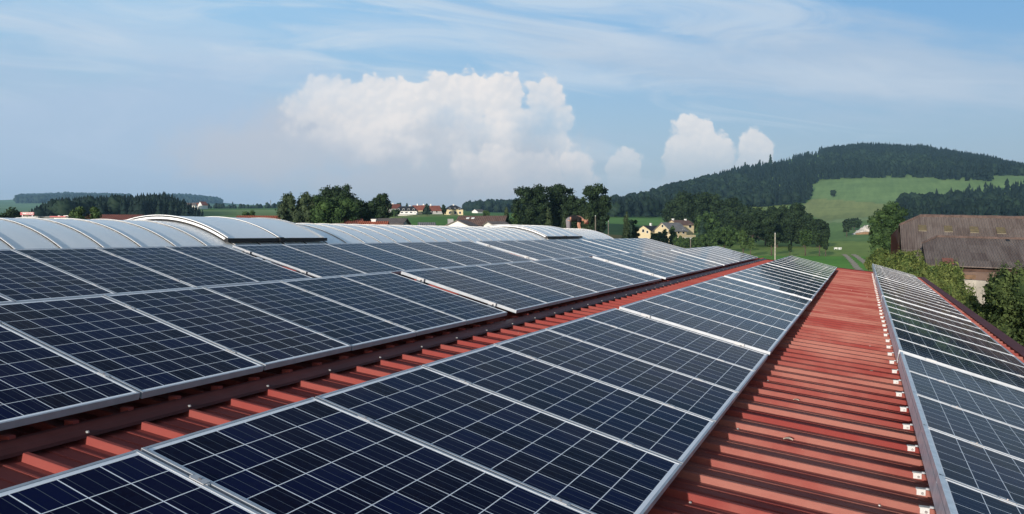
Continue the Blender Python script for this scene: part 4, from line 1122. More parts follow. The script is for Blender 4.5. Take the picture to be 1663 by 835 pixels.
def hedge():
    """tall shrubs along the eave side of the hall: each its own plant"""
    # photo column of the plant, top row, distance along the view, half width, height of the stand
    specs = [
     (1439, 410, 54, 1.35, 'hedge', 'yellow-green shrub, last of the hedge at the field end'),
     (1457, 415, 52, 1.9, 'hedge', 'yellow-green shrub under the barn gable'),
     (1476, 423, 51, 2.0, 'hedge', 'yellow-green shrub below the open end of the barn annex'),
     (1499, 431, 49, 1.9, 'hedge', 'yellow-green shrub under the red tile patch'),
     (1522, 441, 45, 1.7, 'hedge', 'bright bushy shrub beside the dark barn eave'),
     (1543, 466, 40, 1.4, 'hedge', 'bright shrub covering the corner of the white slab'),
     (1568, 480, 35, 1.15, 'hedge', 'low bright shrub in front of the white slab'),
     (1592, 490, 31, 1.1, 'bush', 'low dark shrub between the white slab and the big bush'),
     (1652, 450, 27.0, 1.2, 'bush', 'big dark green bush over the panel row eave'),
     (1690, 440, 25.0, 1.5, 'bush', 'tall dark bush at the edge beside the eave'),
     (1706, 505, 22.0, 1.6, 'bush', 'dark bush hanging over the eave flashing'),
     (1618, 497, 29.0, 1.1, 'hedge', 'bright low shrub squeezed against the big dark bush'),
    ]
    for i, (px, top, dep, hw, fol, lab) in enumerate(specs):
        c = at(px, top - 3, dep); zg = float(ground(c.x, c.y)); T = c.z - zg
        t = thing('shrub', lab, 'shrub', (c.x, c.y, zg), 0, 'shrubs of the hedge beside the hall')
        g = random.Random(i * 9 + 4); bl = []
        for j in range(12):
            a = g.uniform(0, 6.28); rr = hw * g.uniform(0.15, 0.72); h = T * g.uniform(0.45, 0.90); s_ = hw * g.uniform(0.28, 0.5)
            bl.append((rr * math.cos(a), rr * math.sin(a), h, s_, s_, s_ * g.uniform(0.9, 1.5)))
        bl.append((0, 0, T * 0.55, hw * 0.8, hw * 0.8, T * 0.36))
        k_ = max(b[2] + b[5] * 0.80 for b in bl) / T; bl = [(b[0], b[1], b[2] / k_, b[3], b[4], b[5] / k_) for b in bl]
        dark = fol == 'bush'
        V, F = leaves(bl, 15000, (0.060 if dark else 0.055) * (0.6 + dep / 50), 90 + i, up=1.3 if not dark else 0.4, depth=0.42, long=2.6 if not dark else 1.7)
        V2, F2 = cores(bl, 0.66)
        # long shoots that stick out of the top
        sh_v, sh_f = [], []; o = len(V) + len(V2)
        for j in range(90 if not dark else 46):
            b = bl[g.randrange(len(bl))]; a = g.uniform(0, 6.28); q = Vector((b[0] + b[3] * 0.7 * math.cos(a), b[1] + b[4] * 0.7 * math.sin(a), b[2] + b[5] * 0.6)); l_ = g.uniform(0.25, 0.7) * (0.8 if dark else 1.0)
            e = q + Vector((g.uniform(-.12, .12), g.uniform(-.12, .12), l_)); w_ = Vector((0.015 * math.cos(a), 0.015 * math.sin(a), 0))
            sh_v += [q - w_, q + w_, e]; sh_f.append((o, o + 1, o + 2, o + 2)); o += 3
            for m_ in range(7):
                p = q.lerp(e, (m_ + 1) / 8); s_ = Vector((g.uniform(-1, 1), g.uniform(-1, 1), 0.5)).normalized() * g.uniform(0.05, 0.12); n_ = s_.cross(Vector((0, 0, 1))) * 0.28
                sh_v += [p, p + s_ * 0.5 + n_, p + s_, p + s_ * 0.5 - n_]; sh_f.append((o, o + 1, o + 2, o + 3)); o += 4
        sf = np.array([f for f in sh_f])
        tri = sf[:, 2] == sf[:, 3]
        # close the shoots as thin quads
        sv = np.array([tuple(v) for v in sh_v]); ext = []
        for r_ in np.where(tri)[0]:
            ext.append(sv[sf[r_, 2] - len(V) - len(V2)] + np.array([0.004, 0, 0])); sf[r_, 3] = o; o += 1
        AV = np.concatenate([V, V2, sv, np.array(ext)]); AF = np.concatenate([F, F2 + len(V), sf])
        link('crown', np_mesh('crown', AV, AF, FOL[fol]), t)
        mb = MB()
        for j in range(5):
            a = j * 1.26; mb.tube([(0.1 * math.cos(a), 0.1 * math.sin(a), -0.2), (hw * 0.3 * math.cos(a), hw * 0.3 * math.sin(a), T * 0.35), (hw * 0.5 * math.cos(a), hw * 0.5 * math.sin(a), T * 0.7)], [0.05, 0.035, 0.015], 6)
        mb.build('stems', BARK, t)
hedge()


# ------------------------------------------------------------------ houses
WALLM = {'white': mat('white_render', (0.74, 0.73, 0.70), 0.85, var=0.06), 'cream': mat('cream_render', (0.72, 0.60, 0.36), 0.85, var=0.06), 'yellow': mat('yellow_render', (0.60, 0.50, 0.31), 0.85, var=0.08),
         'grey': mat('grey_render', (0.40, 0.39, 0.38), 0.85, var=0.1), 'wood': mat('dark_red_boards', (0.12, 0.040, 0.028), 0.85, var=0.4, scale=2, stretch=(6, 6, .4)), 'brownwood': mat('weathered_boards', (0.085, 0.048, 0.034), 0.9, var=0.5, scale=1.2)}
def tiles(name, c, pitch=0.36, var=0.25):
    m = mat(name, c, 0.8, spec=0.2, var=var, scale=0.9, detail=7)
    k = NT(m.node_tree); p = k.n['Principled BSDF']
    o = k.new('ShaderNodeTexCoord').outputs['Object']
    w = k.m('SINE', k.m('MULTIPLY', k.sep(o)[0], 2 * math.pi / pitch))
    b = k.new('ShaderNodeBump'); b.inputs['Strength'].default_value = 0.7; b.inputs['Distance'].default_value = 0.05
    k.l.new(w, b.inputs['Height']); k.l.new(b.outputs[0], p.inputs['Normal'])
    return m
ROOFM = {'red': tiles('red_tiles', (0.24, 0.085, 0.060)), 'orange': tiles('orange_tiles', (0.42, 0.115, 0.055)), 'brown': tiles('brown_tiles', (0.165, 0.105, 0.085)), 'dark': tiles('dark_slates', (0.035, 0.036, 0.042)),
         'grey': tiles('grey_tiles', (0.20, 0.20, 0.20)), 'taupe': tiles('weathered_grey_brown_tiles', (0.16, 0.135, 0.125))}
PANE = mat('window_pane', (0.015, 0.018, 0.022), 0.08)
TRIM = mat('white_window_frame', (0.75, 0.75, 0.74), 0.5)
FWH = Vector((-math.sin(YAW), math.cos(YAW), 0))
def house(name, label, cat, px, depth, L, Wd, rz, eave, ridge, wall, roof, hip=0.0, wins=(), gwins=(), chim=(), group=None, over=0.5, extra=None):
    """gable or hipped house: L along the ridge, Wd across; eave and ridge given as photo rows at that distance"""
    c = at(px, 380.7, depth); zg = float(ground(c.x, c.y)) - 0.3
    he, hr = at(px, eave, depth).z - zg, at(px, ridge, depth).z - zg
    if he < 2.0: zg -= 2.2 - he; hr += 2.2 - he; he = 2.2
    t = thing(name, label, cat, (c.x, c.y, zg), YAW + R(rz), group)
    x, y = L / 2, Wd / 2
    mb = MB(); rise = hr - he
    V = [(-x, -y, 0), (x, -y, 0), (x, y, 0), (-x, y, 0), (-x, -y, he), (x, -y, he), (x, y, he), (-x, y, he)]
    F = [(0, 1, 5, 4), (2, 3, 7, 6)]
    if hip <= 0:
        V += [(-x, 0, hr - 0.12), (x, 0, hr - 0.12)]; F += [(1, 2, 6, 9, 5), (3, 0, 4, 8, 7)]
    else: F += [(1, 2, 6, 5), (3, 0, 4, 7)]
    mb.add(V, F); mb.build('wall', WALLM[wall], t)
    rm = MB(); ox, oy = x + over, y + over; dz = rise / y * over; th = 0.16
    rx = ox if hip <= 0 else max(0.05, x - hip)
    for z in (0, -th):
        a = [(-ox, -oy, he - dz + z), (ox, -oy, he - dz + z), (rx, 0, hr + z), (-rx, 0, hr + z), (ox, oy, he - dz + z), (-ox, oy, he - dz + z)]
        f = [(0, 1, 2, 3), (4, 5, 3, 2)] + ([(1, 4, 2), (5, 0, 3)] if hip > 0 else [])
        rm.add(a, f if z == 0 else [q[::-1] for q in f])
    e = [(-ox, -oy), (ox, -oy), (ox, oy), (-ox, oy)]
    for i in (0, 2): p, q = e[i], e[(i + 1) % 4]; rm.add([(*p, he - dz - th), (*q, he - dz - th), (*q, he - dz), (*p, he - dz)], [(0, 1, 2, 3)])
    if hip <= 0:
        for s_ in (-1, 1):
            for w_ in (-1, 1): rm.add([(s_ * ox, w_ * oy, he - dz - th), (s_ * ox, 0, hr - th), (s_ * ox, 0, hr), (s_ * ox, w_ * oy, he - dz)], [(0, 1, 2, 3)])
    ro = rm.build('roof', ROOFM[roof], t)
    for cx, cy, hgt in chim:
        cm = MB(); zb = he + rise * (1 - abs(cy) / y) - 0.3; cm.box(cx - 0.4, cx + 0.4, cy - 0.35, cy + 0.35, zb, hr + hgt); cm.box(cx - 0.48, cx + 0.48, cy - 0.43, cy + 0.43, hr + hgt, hr + hgt + 0.12)
        cm.build('chimney', WALLM['white'], ro)
    for (wx, wz, ww, wh) in wins:
        m1 = MB(); m1.box(wx - ww / 2, wx + ww / 2, -y - 0.05, -y + 0.02, wz, wz + wh); f_ = m1.build('window', TRIM, t)
        m2 = MB(); m2.box(wx - ww / 2 + 0.1, wx + ww / 2 - 0.1, -y - 0.07, -y - 0.045, wz + 0.1, wz + wh - 0.1); m2.build('pane', PANE, f_)
    for (wy, wz, ww, wh) in gwins:
        m1 = MB(); m1.box(-x - 0.05, -x + 0.02, wy - ww / 2, wy + ww / 2, wz, wz + wh); f_ = m1.build('window', TRIM, t)
        m2 = MB(); m2.box(-x - 0.07, -x - 0.045, wy - ww / 2 + 0.1, wy + ww / 2 - 0.1, wz + 0.1, wz + wh - 0.1); m2.build('pane', PANE, f_)
    if extra: extra(t, he, hr, x, y)
    return t

VIL = 'village houses on the rise'
def terrace_extra(t, he, hr, x, y):
    mb = MB(); mb.box(-x + 2.0, x - 0.4, -y - 1.3, -y - 0.02, he - 2.75, he - 2.55); mb.build('balcony_floor', WALLM['grey'], t)
    mb = MB(); mb.box(-x + 2.0, x - 0.4, -y - 1.32, -y - 1.26, he - 2.54, he - 1.7); mb.build('balcony_rail', WALLM['white'], t)
house('terrace_house', 'long white house with dark roof and balcony above the field', 'house', 660.5, 480, 13.2, 9, 4, 342, 335, 'white', 'dark', hip=2.5,
      wins=[(-5.0, .8, 1.1, 1.3), (-2.6, .6, 1.6, 1.9), (0.2, .6, 1.6, 1.9), (3, .6, 1.6, 1.9), (5.4, .8, 1.1, 1.3), (-4.6, 3.2, 1.1, 1.2), (-1.6, 3.2, 1.1, 1.2), (1.6, 3.2, 1.1, 1.2), (4.6, 3.2, 1.1, 1.2)], chim=[(2, 1, .5)], group=VIL, extra=terrace_extra)
house('village_house', 'red roofed house half hidden behind the lone egg-shaped tree', 'house', 638, 510, 9, 8, 30, 338, 331.5, 'grey', 'red', chim=[(0, 0, .6)], group=VIL)
house('village_house', 'brown-red roof showing between white terrace and pointed spruce', 'house', 683, 500, 10, 8, -12, 341, 333.5, 'yellow', 'red', chim=[(-2, 0, .8), (2, .5, .7)], group=VIL)
house('village_house', 'house with broad red hipped roof beside the pointed spruce', 'house', 706, 500, 9.5, 9, 10, 342, 334, 'grey', 'red', hip=1.5, wins=[(1, 1, 1.2, 1.3), (-2, 1, 1.2, 1.3)], chim=[(-2.6, 0, .9)], group=VIL)
house('village_villa', 'cream villa with dark hipped roof standing alone over the field', 'house', 736.5, 470, 10.2, 9, 14, 339.5, 333.5, 'cream', 'dark', hip=3.6,
      wins=[(-3, 3.0, 1.1, 1.2), (0.2, 3.0, 1.1, 1.2), (3, 3.0, 1.1, 1.2), (-3, .6, 1.3, 1.5), (0.4, .5, 1.6, 1.8), (3.2, .6, 1.3, 1.5)], gwins=[(-2, 3.0, 1.1, 1.2), (1.6, 3.0, 1.1, 1.2), (-1, .6, 1.3, 1.4)], chim=[(0, 0, .5)], group=VIL)
house('far_farmhouse', 'small far house with white gable before the low wooded rise', 'house', 777, 800, 11, 8, 50, 343.5, 340, 'white', 'taupe', group='far houses on the horizon')
house('far_farmhouse', 'white gabled far house on the edge of the green field', 'house', 330, 950, 8, 8, 60, 333, 327.5, 'white', 'red', group='far houses on the horizon')
house('far_farmhouse', 'pale far house with grey roof at the edge of the spruce wood', 'house', 310, 930, 12, 8, 10, 333.5, 329.5, 'white', 'taupe', group='far houses on the horizon')
house('far_farmhouse', 'red roofed far house beside the white gabled one', 'house', 319, 960, 8, 7, 20, 334, 329.5, 'grey', 'red', group='far houses on the horizon')
NEAR = 'roofs behind the skylight'
house('farmhouse', 'long dull red roof beyond the skylight by the yellow-green tree', 'house', 190, 130, 7.5, 8, 10, 358, 348.5, 'grey', 'red', wins=[(-1.4, .9, 1.1, 1.2), (1.4, .9, 1.1, 1.2)], gwins=[(-1.5, .9, 1.0, 1.2), (1.5, .9, 1.0, 1.2)], group=NEAR)
house('farmhouse', 'bright orange tiled roof beside the green bush', 'house', 424, 170, 9, 7, 12, 357, 350.2, 'white', 'orange', wins=[(-1.4, .9, 1.1, 1.2), (1.4, .9, 1.1, 1.2)], gwins=[(-1.5, .9, 1.0, 1.2), (1.5, .9, 1.0, 1.2)], group=NEAR)
house('farmhouse', 'dull red gabled roof with small white chimney under the dark trees', 'house', 567, 150, 4.2, 6, 16, 363, 354.5, 'wood', 'red', wins=[(-1.0, .9, .8, 1.0), (1.0, .9, .8, 1.0)], chim=[(.4, 0, .25)], group=NEAR)
house('farmhouse', 'low bright orange roof in front of the taupe shed roof', 'house', 607, 140, 4.4, 5, 5, 365, 359.3, 'white', 'orange', wins=[(-1.0, .9, .8, 1.0), (1.0, .9, .8, 1.0)], chim=[(0, 0, .25)], group=NEAR)
house('shed', 'long taupe shed roof at the foot of the bright field', 'shed', 633, 155, 6.2, 6, -6, 362.5, 354.5, 'grey', 'taupe', group=NEAR)
house('shed', 'little grey hut roof between the shed and the long brown roof', 'shed', 693, 150, 2.4, 3, 10, 365, 361, 'grey', 'grey', group=NEAR)
def roofwins(t, he, hr, x, y):
    for wx in (-3.0, -2.0):
        mb = MB(); s_ = (hr - he) / y
        y0, y1 = -1.5, -0.9
        mb.add([(wx, y0, hr + s_ * y0 + 0.06), (wx + .6, y0, hr + s_ * y0 + 0.06), (wx + .6, y1, hr + s_ * y1 + 0.06), (wx, y1, hr + s_ * y1 + 0.06), (wx, y0, hr + s_ * y0), (wx + .6, y0, hr + s_ * y0), (wx + .6, y1, hr + s_ * y1), (wx, y1, hr + s_ * y1)], [(0, 1, 2, 3), (0, 4, 5, 1), (1, 5, 6, 2), (2, 6, 7, 3), (3, 7, 4, 0)])
        mb.build('roof_window', TRIM, t)
house('farmhouse', 'large brown tiled roof with two roof windows beyond the skylight', 'house', 784, 150, 8.6, 9, -8, 366, 350.5, 'white', 'brown', wins=[(-2.6, .9, 1.1, 1.2), (0, .9, 1.1, 1.2), (2.6, .9, 1.1, 1.2)], group=NEAR, extra=roofwins)
house('farmhouse', 'grey gabled dormer house with white gable before the brown roof', 'house', 750, 138, 3.4, 4.6, 68, 366, 357.5, 'white', 'taupe', gwins=[(-.6, 2.5, .6, .7), (.6, 2.5, .6, .7)], group=NEAR, over=0.35)
house('cottage', 'low roof with white gable windows at the end of the brown roof', 'house', 806, 135, 3.0, 3.6, 30, 364.5, 359.5, 'white', 'taupe', gwins=[(0, 2.6, .7, .6)], group=NEAR, over=0.3)
def tank():
    c = at(731.5, 380.7, 160); zg = float(ground(c.x, c.y)); zt = at(731, 356.5, 160).z - zg
    t = thing('grain_silo', 'pale grey boxy silo beside the grey gabled house', 'silo', (c.x, c.y, zg), YAW + 0.2)
    mb = MB(); mb.box(-.52, .52, -.5, .5, 1.2, zt); [mb.box(-.52 + i * .35, -.48 + i * .35, -.53, -.5, 1.2, zt) for i in range(4)]; mb.build('bin', WALLM['grey'], t)
    mb = MB(); mb.box(-.6, .6, -.6, .6, zt, zt + .1); mb.build('lid', WALLM['grey'], t)
    mb = MB(); [mb.box(sx * .45 - .06, sx * .45 + .06, sy * .42 - .06, sy * .42 + .06, -.2, 1.2) for sx in (-1, 1) for sy in (-1, 1)]; mb.build('legs', M['galv'], t)
tank()

YG = 'wings of the yellow country house'
def balcony(t, he, hr, x, y):
    mb = MB(); mb.box(-1.0, x + 3.6, -y - 1.9, -y + .0, he - 3.3, he - 3.1); fl = mb.build('balcony_floor', WALLM['white'], t)
    mb = MB(); mb.box(-1.0, x + 3.6, -y - 1.95, -y - 1.87, he - 3.09, he - 2.1); mb.box(x + 3.52, x + 3.6, -y - 1.86, -y - .02, he - 3.09, he - 2.1); mb.build('parapet', WALLM['yellow'], fl)
    mb = MB(); mb.box(-.6, x + 3.4, -y - 1.5, -y - .02, 0, he - 3.31); mb.build('ground_floor', WALLM['white'], t)
house('country_house', 'yellow gabled wing with dark roof, beside the low dark tree', 'house', 1056, 330, 11, 6.6, 50, 374, 366.3, 'yellow', 'dark', gwins=[(0.2, 3.2, 1.2, 1.4), (-1.8, 2.8, 1.0, 1.2)], chim=[(0.4, 0, .9)], group=YG, over=.4)
house('country_house', 'middle wing of the yellow house with grey roof and long balcony', 'house', 1089, 322, 10, 8.5, 38, 373.5, 361.5, 'yellow', 'grey', gwins=[(0, 6.4, 1.1, 1.2), (-2, 3.4, 1.2, 1.4), (1.8, 3.4, 1.2, 1.4)], wins=[(-3, he_, 1.2, 1.5) for he_ in (3.8,)] + [(0, 3.8, 1.2, 1.5), (3, 3.8, 1.4, 1.9)], group=YG, over=.8, extra=balcony)
house('country_house', 'upper wing of the yellow house with brown roof and two white chimneys', 'house', 1104, 338, 9, 8, 30, 364.5, 357.5, 'yellow', 'brown', gwins=[(0, 6.2, 1.0, 1.2)], wins=[(2.2, 6.2, 1.6, 1.6)], chim=[(-4.0, 0, .5), (3.2, 0, .4)], group=YG, over=.6)

def depot():
    c = at(70, 380.7, 150); zg = float(ground(c.x, c.y))
    t = thing('depot', 'low grey depot building with flat roofs past the dark round tree', 'depot', (c.x, c.y, zg), YAW)
    z = lambda py: at(70, py, 150).z - zg
    X_ = lambda px: (px - 70) / F_PX * 150
    mb = MB(); mb.box(X_(20), X_(62), 0, 9, 0, z(351)); mb.build('wall', WALLM['grey'], t)
    mb = MB(); mb.box(X_(56), X_(84), 1, 11, 0, z(351.5)); mb.build('hall_wall', WALLM['grey'], t)
    mb = MB(); mb.add([(X_(55), .6, z(352)), (X_(85), .6, z(352)), (X_(85), 6, z(349.7)), (X_(55), 6, z(349.7)), (X_(85), 11.4, z(352)), (X_(55), 11.4, z(352)), (X_(85), .6, z(353)), (X_(55), .6, z(353))], [(0, 1, 2, 3), (3, 2, 4, 5), (7, 6, 1, 0)]); mb.build('roof', ROOFM['grey'], t)
    s = thing('shop_sign', 'red sign with white lettering on top of the grey depot', 'sign', at(44, 351, 149), YAW)
    zz = lambda py: at(44, py, 149).z - at(44, 351, 149).z
    xs = lambda px: (px - 44) / F_PX * 149
    mb = MB(); mb.box(xs(33), xs(55), 0, .2, zz(349.4), zz(344.6)); bd = mb.build('board', mat('sign_red', (0.42, 0.03, 0.05), 0.5), s)
    g = random.Random(3); mb = MB(); x = xs(36.5); wv = -0.03
    while x < xs(54):                                     # script-like white strokes, unreadable at this distance
        w_ = g.uniform(.07, .16); h0 = g.uniform(.12, .30); mb.box(x, x + w_, -.03, -.005, zz(348.3), zz(348.3) + h0); 
        if g.random() < .7: mb.box(x + w_, x + w_ + .1, -.028, -.005, zz(348.3) + g.uniform(.02, .2), zz(348.3) + g.uniform(.21, .30))
        x += w_ + g.uniform(.06, .12)
    mb.box(xs(35), xs(55), -.025, -.003, zz(345.4), zz(344.9)); mb.build('lettering', WALLM['white'], bd)
    mb = MB(); [mb.box(a - .05, a + .05, .05, .15, -.1, zz(349.4)) for a in (xs(36), xs(52))]; mb.build('posts', M['galv'], s)
    q = thing('petrol_station', 'flat building with red and white fascia by the yellow-green tree', 'building', (at(101, 380.7, 145).x, at(101, 380.7, 145).y, zg), YAW)
    z2 = lambda py: at(101, py, 145).z - zg; x2 = lambda px: (px - 101) / F_PX * 145
    mb = MB(); mb.box(x2(88), x2(112), 0, 6, 0, z2(353)); mb.build('wall', WALLM['white'], q)
    mb = MB(); mb.box(x2(84), x2(110), -.6, 6.4, z2(353), z2(351.3)); mb.build('fascia', mat('fascia_red', (0.45, 0.05, 0.05), .5), q)
    mb = MB(); mb.box(x2(95), x2(98), -.1, .5, z2(351.3), z2(350.2)); mb.box(x2(104), x2(113), -.1, .5, z2(351.3) + .003, z2(350)); mb.build('roof_boxes', WALLM['white'], q)
depot()

# ------------------------------------------------------------------ barn
def barn():
    fib = mat('weathered_fibre_cement', (0.185, 0.145, 0.135), 0.9, spec=0.15, var=0.3, scale=0.8, detail=8)
    k = NT(fib.node_tree); p = k.n['Principled BSDF']
    o = k.new('ShaderNodeTexCoord').outputs['Object']; x_, y_, z_ = k.sep(o)
    n = k.noise(k.v('MULTIPLY', o, (3.2, 0.35, 0.35)), 1.0, 6, 0.65); n2 = k.noise(o, 0.35, 4, 0.6)
    sheet = k.new('ShaderNodeTexWhiteNoise', noise_dimensions='2D'); k.l.new(k.comb(k.m('FLOOR', k.m('DIVIDE', x_, 1.0)), k.m('FLOOR', k.m('DIVIDE', y_, 1.6)), 0), sheet.inputs['Vector'])
    f = k.m('ADD', k.m('ADD', k.m('MULTIPLY', n, .6), k.m('MULTIPLY', n2, .3)), k.m('MULTIPLY', sheet.outputs[0], .16))
    k.l.new(k.mix(k.ramp(f, .30, .75), (0.140, 0.104, 0.092), (0.275, 0.225, 0.200)), p.inputs['Base Color'])
    b = k.new('ShaderNodeBump'); b.inputs['Strength'].default_value = 0.9; b.inputs['Distance'].default_value = 0.06
    k.l.new(k.m('SINE', k.m('MULTIPLY', x_, 2 * math.pi / 0.177)), b.inputs['Height']); k.l.new(b.outputs[0], p.inputs['Normal'])
    ridge_m = mat('rusty_ridge_caps', (0.13, 0.088, 0.075), 0.9, var=.35, scale=3)
    S = 0.031                                           # the long roofs sag gently along their length
    P0 = at(1465, 424, 60); X0, Y0 = P0.x, P0.y
    zg = ZG
    t = thing('barn', 'big barn with weathered brown corrugated roof and half hipped end', 'barn', (X0, Y0, zg))
    def q(x, y, z): return (x, y, z - S * x)
    ze = P0.z - zg; RW = 6.4; rl = at(1480, 351, 66); zr = rl.z - zg + S * 1.0; LEN = 34.0
    hipx, hipy = 1.55, RW * 0.78
    zh = ze + (zr - ze) * hipy / RW
    mb = MB()
    front = [q(0, 0, ze), q(LEN, 0, ze), q(LEN, RW, zr), q(hipx, RW, zr), q(0, hipy, zh)]
    back = [q(LEN, 2 * RW, ze), q(0, 2 * RW, ze), q(0, 2 * RW - hipy, zh), q(hipx, RW, zr), q(LEN, RW, zr)]
    for dz in (0, -.07):
        mb.add([(a, b_, c + dz) for a, b_, c in front], [(0, 1, 2, 3, 4) if dz == 0 else (4, 3, 2, 1, 0)]); mb.add([(a, b_, c + dz) for a, b_, c in back], [(0, 1, 2, 3, 4) if dz == 0 else (4, 3, 2, 1, 0)])
        mb.add([(a, b_, c + dz) for a, b_, c in (front[4], front[3], back[2])], [(0, 1, 2) if dz == 0 else (2, 1, 0)])
    for a, b_ in ((front[0], front[1]), (front[4], front[0]), (back[1], back[2]), (back[2], front[4])):
        mb.add([a, b_, (b_[0], b_[1], b_[2] - .07), (a[0], a[1], a[2] - .07)], [(0, 1, 2, 3)])
    ro = mb.build('roof', fib, t)
    mb = MB()
    mb.tube([(hipx, RW, q(hipx, 0, zr)[2] + .02)] + [(x, RW, q(x, 0, zr)[2] + .02 + .012 * math.sin(x * 3)) for x in np.arange(2.5, LEN, 1.1)], [0.13] * (1 + len(np.arange(2.5, LEN, 1.1))), 6)
    mb.tube([(hipx, RW, q(hipx, 0, zr)[2] + .02), (0, hipy, zh + .02)], [.10, .10], 6); mb.build('ridge_caps', ridge_m, ro)
    sl = (zr - ze) / RW
    lite = mat('yellowed_skylight', (0.16, 0.125, 0.065), 0.5, var=.3, scale=4)
    for px, py in ((1498, 371), (1540, 372.3), (1582, 373.8), (1625.5, 375)):
        # centre of each light on the roof plane
        r_ = at(px, py, 1.0); nrm = Vector((S, 0, 0)) + Vector((0, -sl, 1)); c0 = Vector((X0, Y0, zg + ze))
        c_ = r_ * (nrm.dot(c0) / nrm.dot(r_)) - Vector((X0, Y0, zg))
        m1 = MB(); w_, h_ = .30, .42
        m1.add([(c_.x + a, c_.y + b_, c_.z + b_ * sl - S * a + .05) for a, b_ in ((-w_, -h_), (w_, -h_), (w_, h_), (-w_, h_))] + [(c_.x + a, c_.y + b_, c_.z + b_ * sl - S * a + .003) for a, b_ in ((-w_, -h_), (w_, -h_), (w_, h_), (-w_, h_))], [(0, 1, 2, 3), (0, 4, 5, 1), (1, 5, 6, 2), (2, 6, 7, 3), (3, 7, 4, 0)])
        m1.build('roof_light', lite, ro)
    mb = MB(); mb.box(.9, LEN, .9, .95, 0, ze - 1.2); mb.box(.9, LEN, 2 * RW - .9, 2 * RW - .85, 0, ze - 1.2)
    mb.add([(.9, .95, 0), (.9, 2 * RW - .95, 0), (.9, 2 * RW - .95, ze - .1), (.9, 2 * RW - hipy, zh - .15), (.9, hipy, zh - .15), (.9, .95, ze - .1)], [(0, 1, 2, 3, 4, 5)])
    mb.build('wall', WALLM['wood'], t)
    # lean-to at the gable
    mb = MB(); a = at(1447, 382, 67) - Vector((X0, Y0, zg)); b_ = at(1457.5, 371, 70) - Vector((X0, Y0, zg)); c_ = at(1453, 408, 66) - Vector((X0, Y0, zg))
    mb.add([tuple(a), tuple(b_), (b_.x + .3, b_.y, 0), (a.x, a.y, 0)], [(0, 1, 2, 3)]); mb.add([tuple(a + Vector((.15, .1, 0))), tuple(b_ + Vector((.15, .1, 0))), (b_.x + .45, b_.y + .1, 0), (a.x + .15, a.y + .1, 0)], [(3, 2, 1, 0)])
    mb.build('gable_boards', WALLM['wood'], t)
    # annex: a lower roof in front, with a half hip and an open end
    an = thing('barn_annex', 'lower corrugated annex roof in front of the big barn with a red tile patch', 'barn', (0, 0, zg))
    E_ = at(1511, 430, 54); A_ = at(1503.5, 384, 59.4)
    AW = A_.y - E_.y; ex, ey, ez = E_.x, E_.y, E_.z - zg; az = A_.z - zg; hx = A_.x - ex - 0.1
    def q2(x, y, z): return (ex + x, ey + y, z - S * x)
    x_l = -.25; hy = AW * .74; hz = ez + (az - ez) * .74; AL = 30
    mb = MB()
    fr = [q2(x_l, 0, ez), q2(AL, 0, ez), q2(AL, AW, az), q2(x_l + 1.1, AW, az), q2(x_l, hy, hz)]
    bk = [q2(AL, AW, az), q2(AL, AW + 1.8, az - .75), q2(x_l + .2, AW + 1.8, az - .75), q2(x_l + 1.1, AW, az)]
    for dz in (0, -.07):
        mb.add([(a_, b2, c2 + dz) for a_, b2, c2 in fr], [(0, 1, 2, 3, 4) if dz == 0 else (4, 3, 2, 1, 0)]); mb.add([(a_, b2, c2 + dz) for a_, b2, c2 in bk], [(0, 1, 2, 3) if dz == 0 else (3, 2, 1, 0)])
        mb.add([(a_, b2, c2 + dz) for a_, b2, c2 in (fr[4], fr[3], bk[2])], [(0, 1, 2) if dz == 0 else (2, 1, 0)])
    for a_, b2 in ((fr[0], fr[1]), (fr[4], fr[0])): mb.add([a_, b2, (b2[0], b2[1], b2[2] - .07), (a_[0], a_[1], a_[2] - .07)], [(0, 1, 2, 3)])
    ar = mb.build('roof', fib, an)
    mb = MB(); xs = np.arange(x_l + 1.1, AL, 1.1)
    mb.tube([(ex + x, ey + AW, az - S * x + .02 + .012 * math.sin(x * 2.3)) for x in xs], [.11] * len(xs), 6); mb.tube([(ex + x_l + 1.1, ey + AW, az - S * x_l + .02), (ex + x_l, ey + hy, hz + .02)], [.08, .08], 6); mb.build('ridge_caps', ridge_m, ar)
    s2 = (az - ez) / AW
    def patch(px, py, w_, h_, m_, nm):
        r_ = at(px, py, 1.0); nrm = Vector((S, -s2, 1)); c0 = Vector((ex, ey, zg + ez)); c3 = r_ * (nrm.dot(c0) / nrm.dot(r_)) - Vector((0, 0, zg))
        m1 = MB(); pts = ((-w_, -h_), (w_, -h_), (w_, h_), (-w_, h_))
        m1.add([(c3.x + a_, c3.y + b2, c3.z + b2 * s2 - S * a_ + .045) for a_, b2 in pts] + [(c3.x + a_, c3.y + b2, c3.z + b2 * s2 - S * a_ + .003) for a_, b2 in pts], [(0, 1, 2, 3), (0, 4, 5, 1), (1, 5, 6, 2), (2, 6, 7, 3), (3, 7, 4, 0)]); m1.build(nm, m_, ar)
    patch(1539.5, 424.3, .34, .52, mat('clay_tile_patch', (0.22, 0.085, 0.06), .9, var=.3, scale=5), 'tile_patch')
    patch(1636.5, 391, .12, .22, M['black'], 'roof_vent')
    mb = MB(); wz = ez + .9 * s2 - .08
    mb.add([(ex + .6, ey + .9, -.2), (ex + AL, ey + .9, -.2), (ex + AL, ey + .9, wz - S * AL), (ex + .6, ey + .9, wz - S * .6), (ex + .6, ey + 1.1, -.2), (ex + AL, ey + 1.1, -.2), (ex + AL, ey + 1.1, wz - S * AL), (ex + .6, ey + 1.1, wz - S * .6)], [(0, 1, 2, 3), (5, 4, 7, 6), (3, 2, 6, 7), (4, 0, 3, 7), (1, 5, 6, 2)])
    mb.build('wall', WALLM['brownwood'], an)
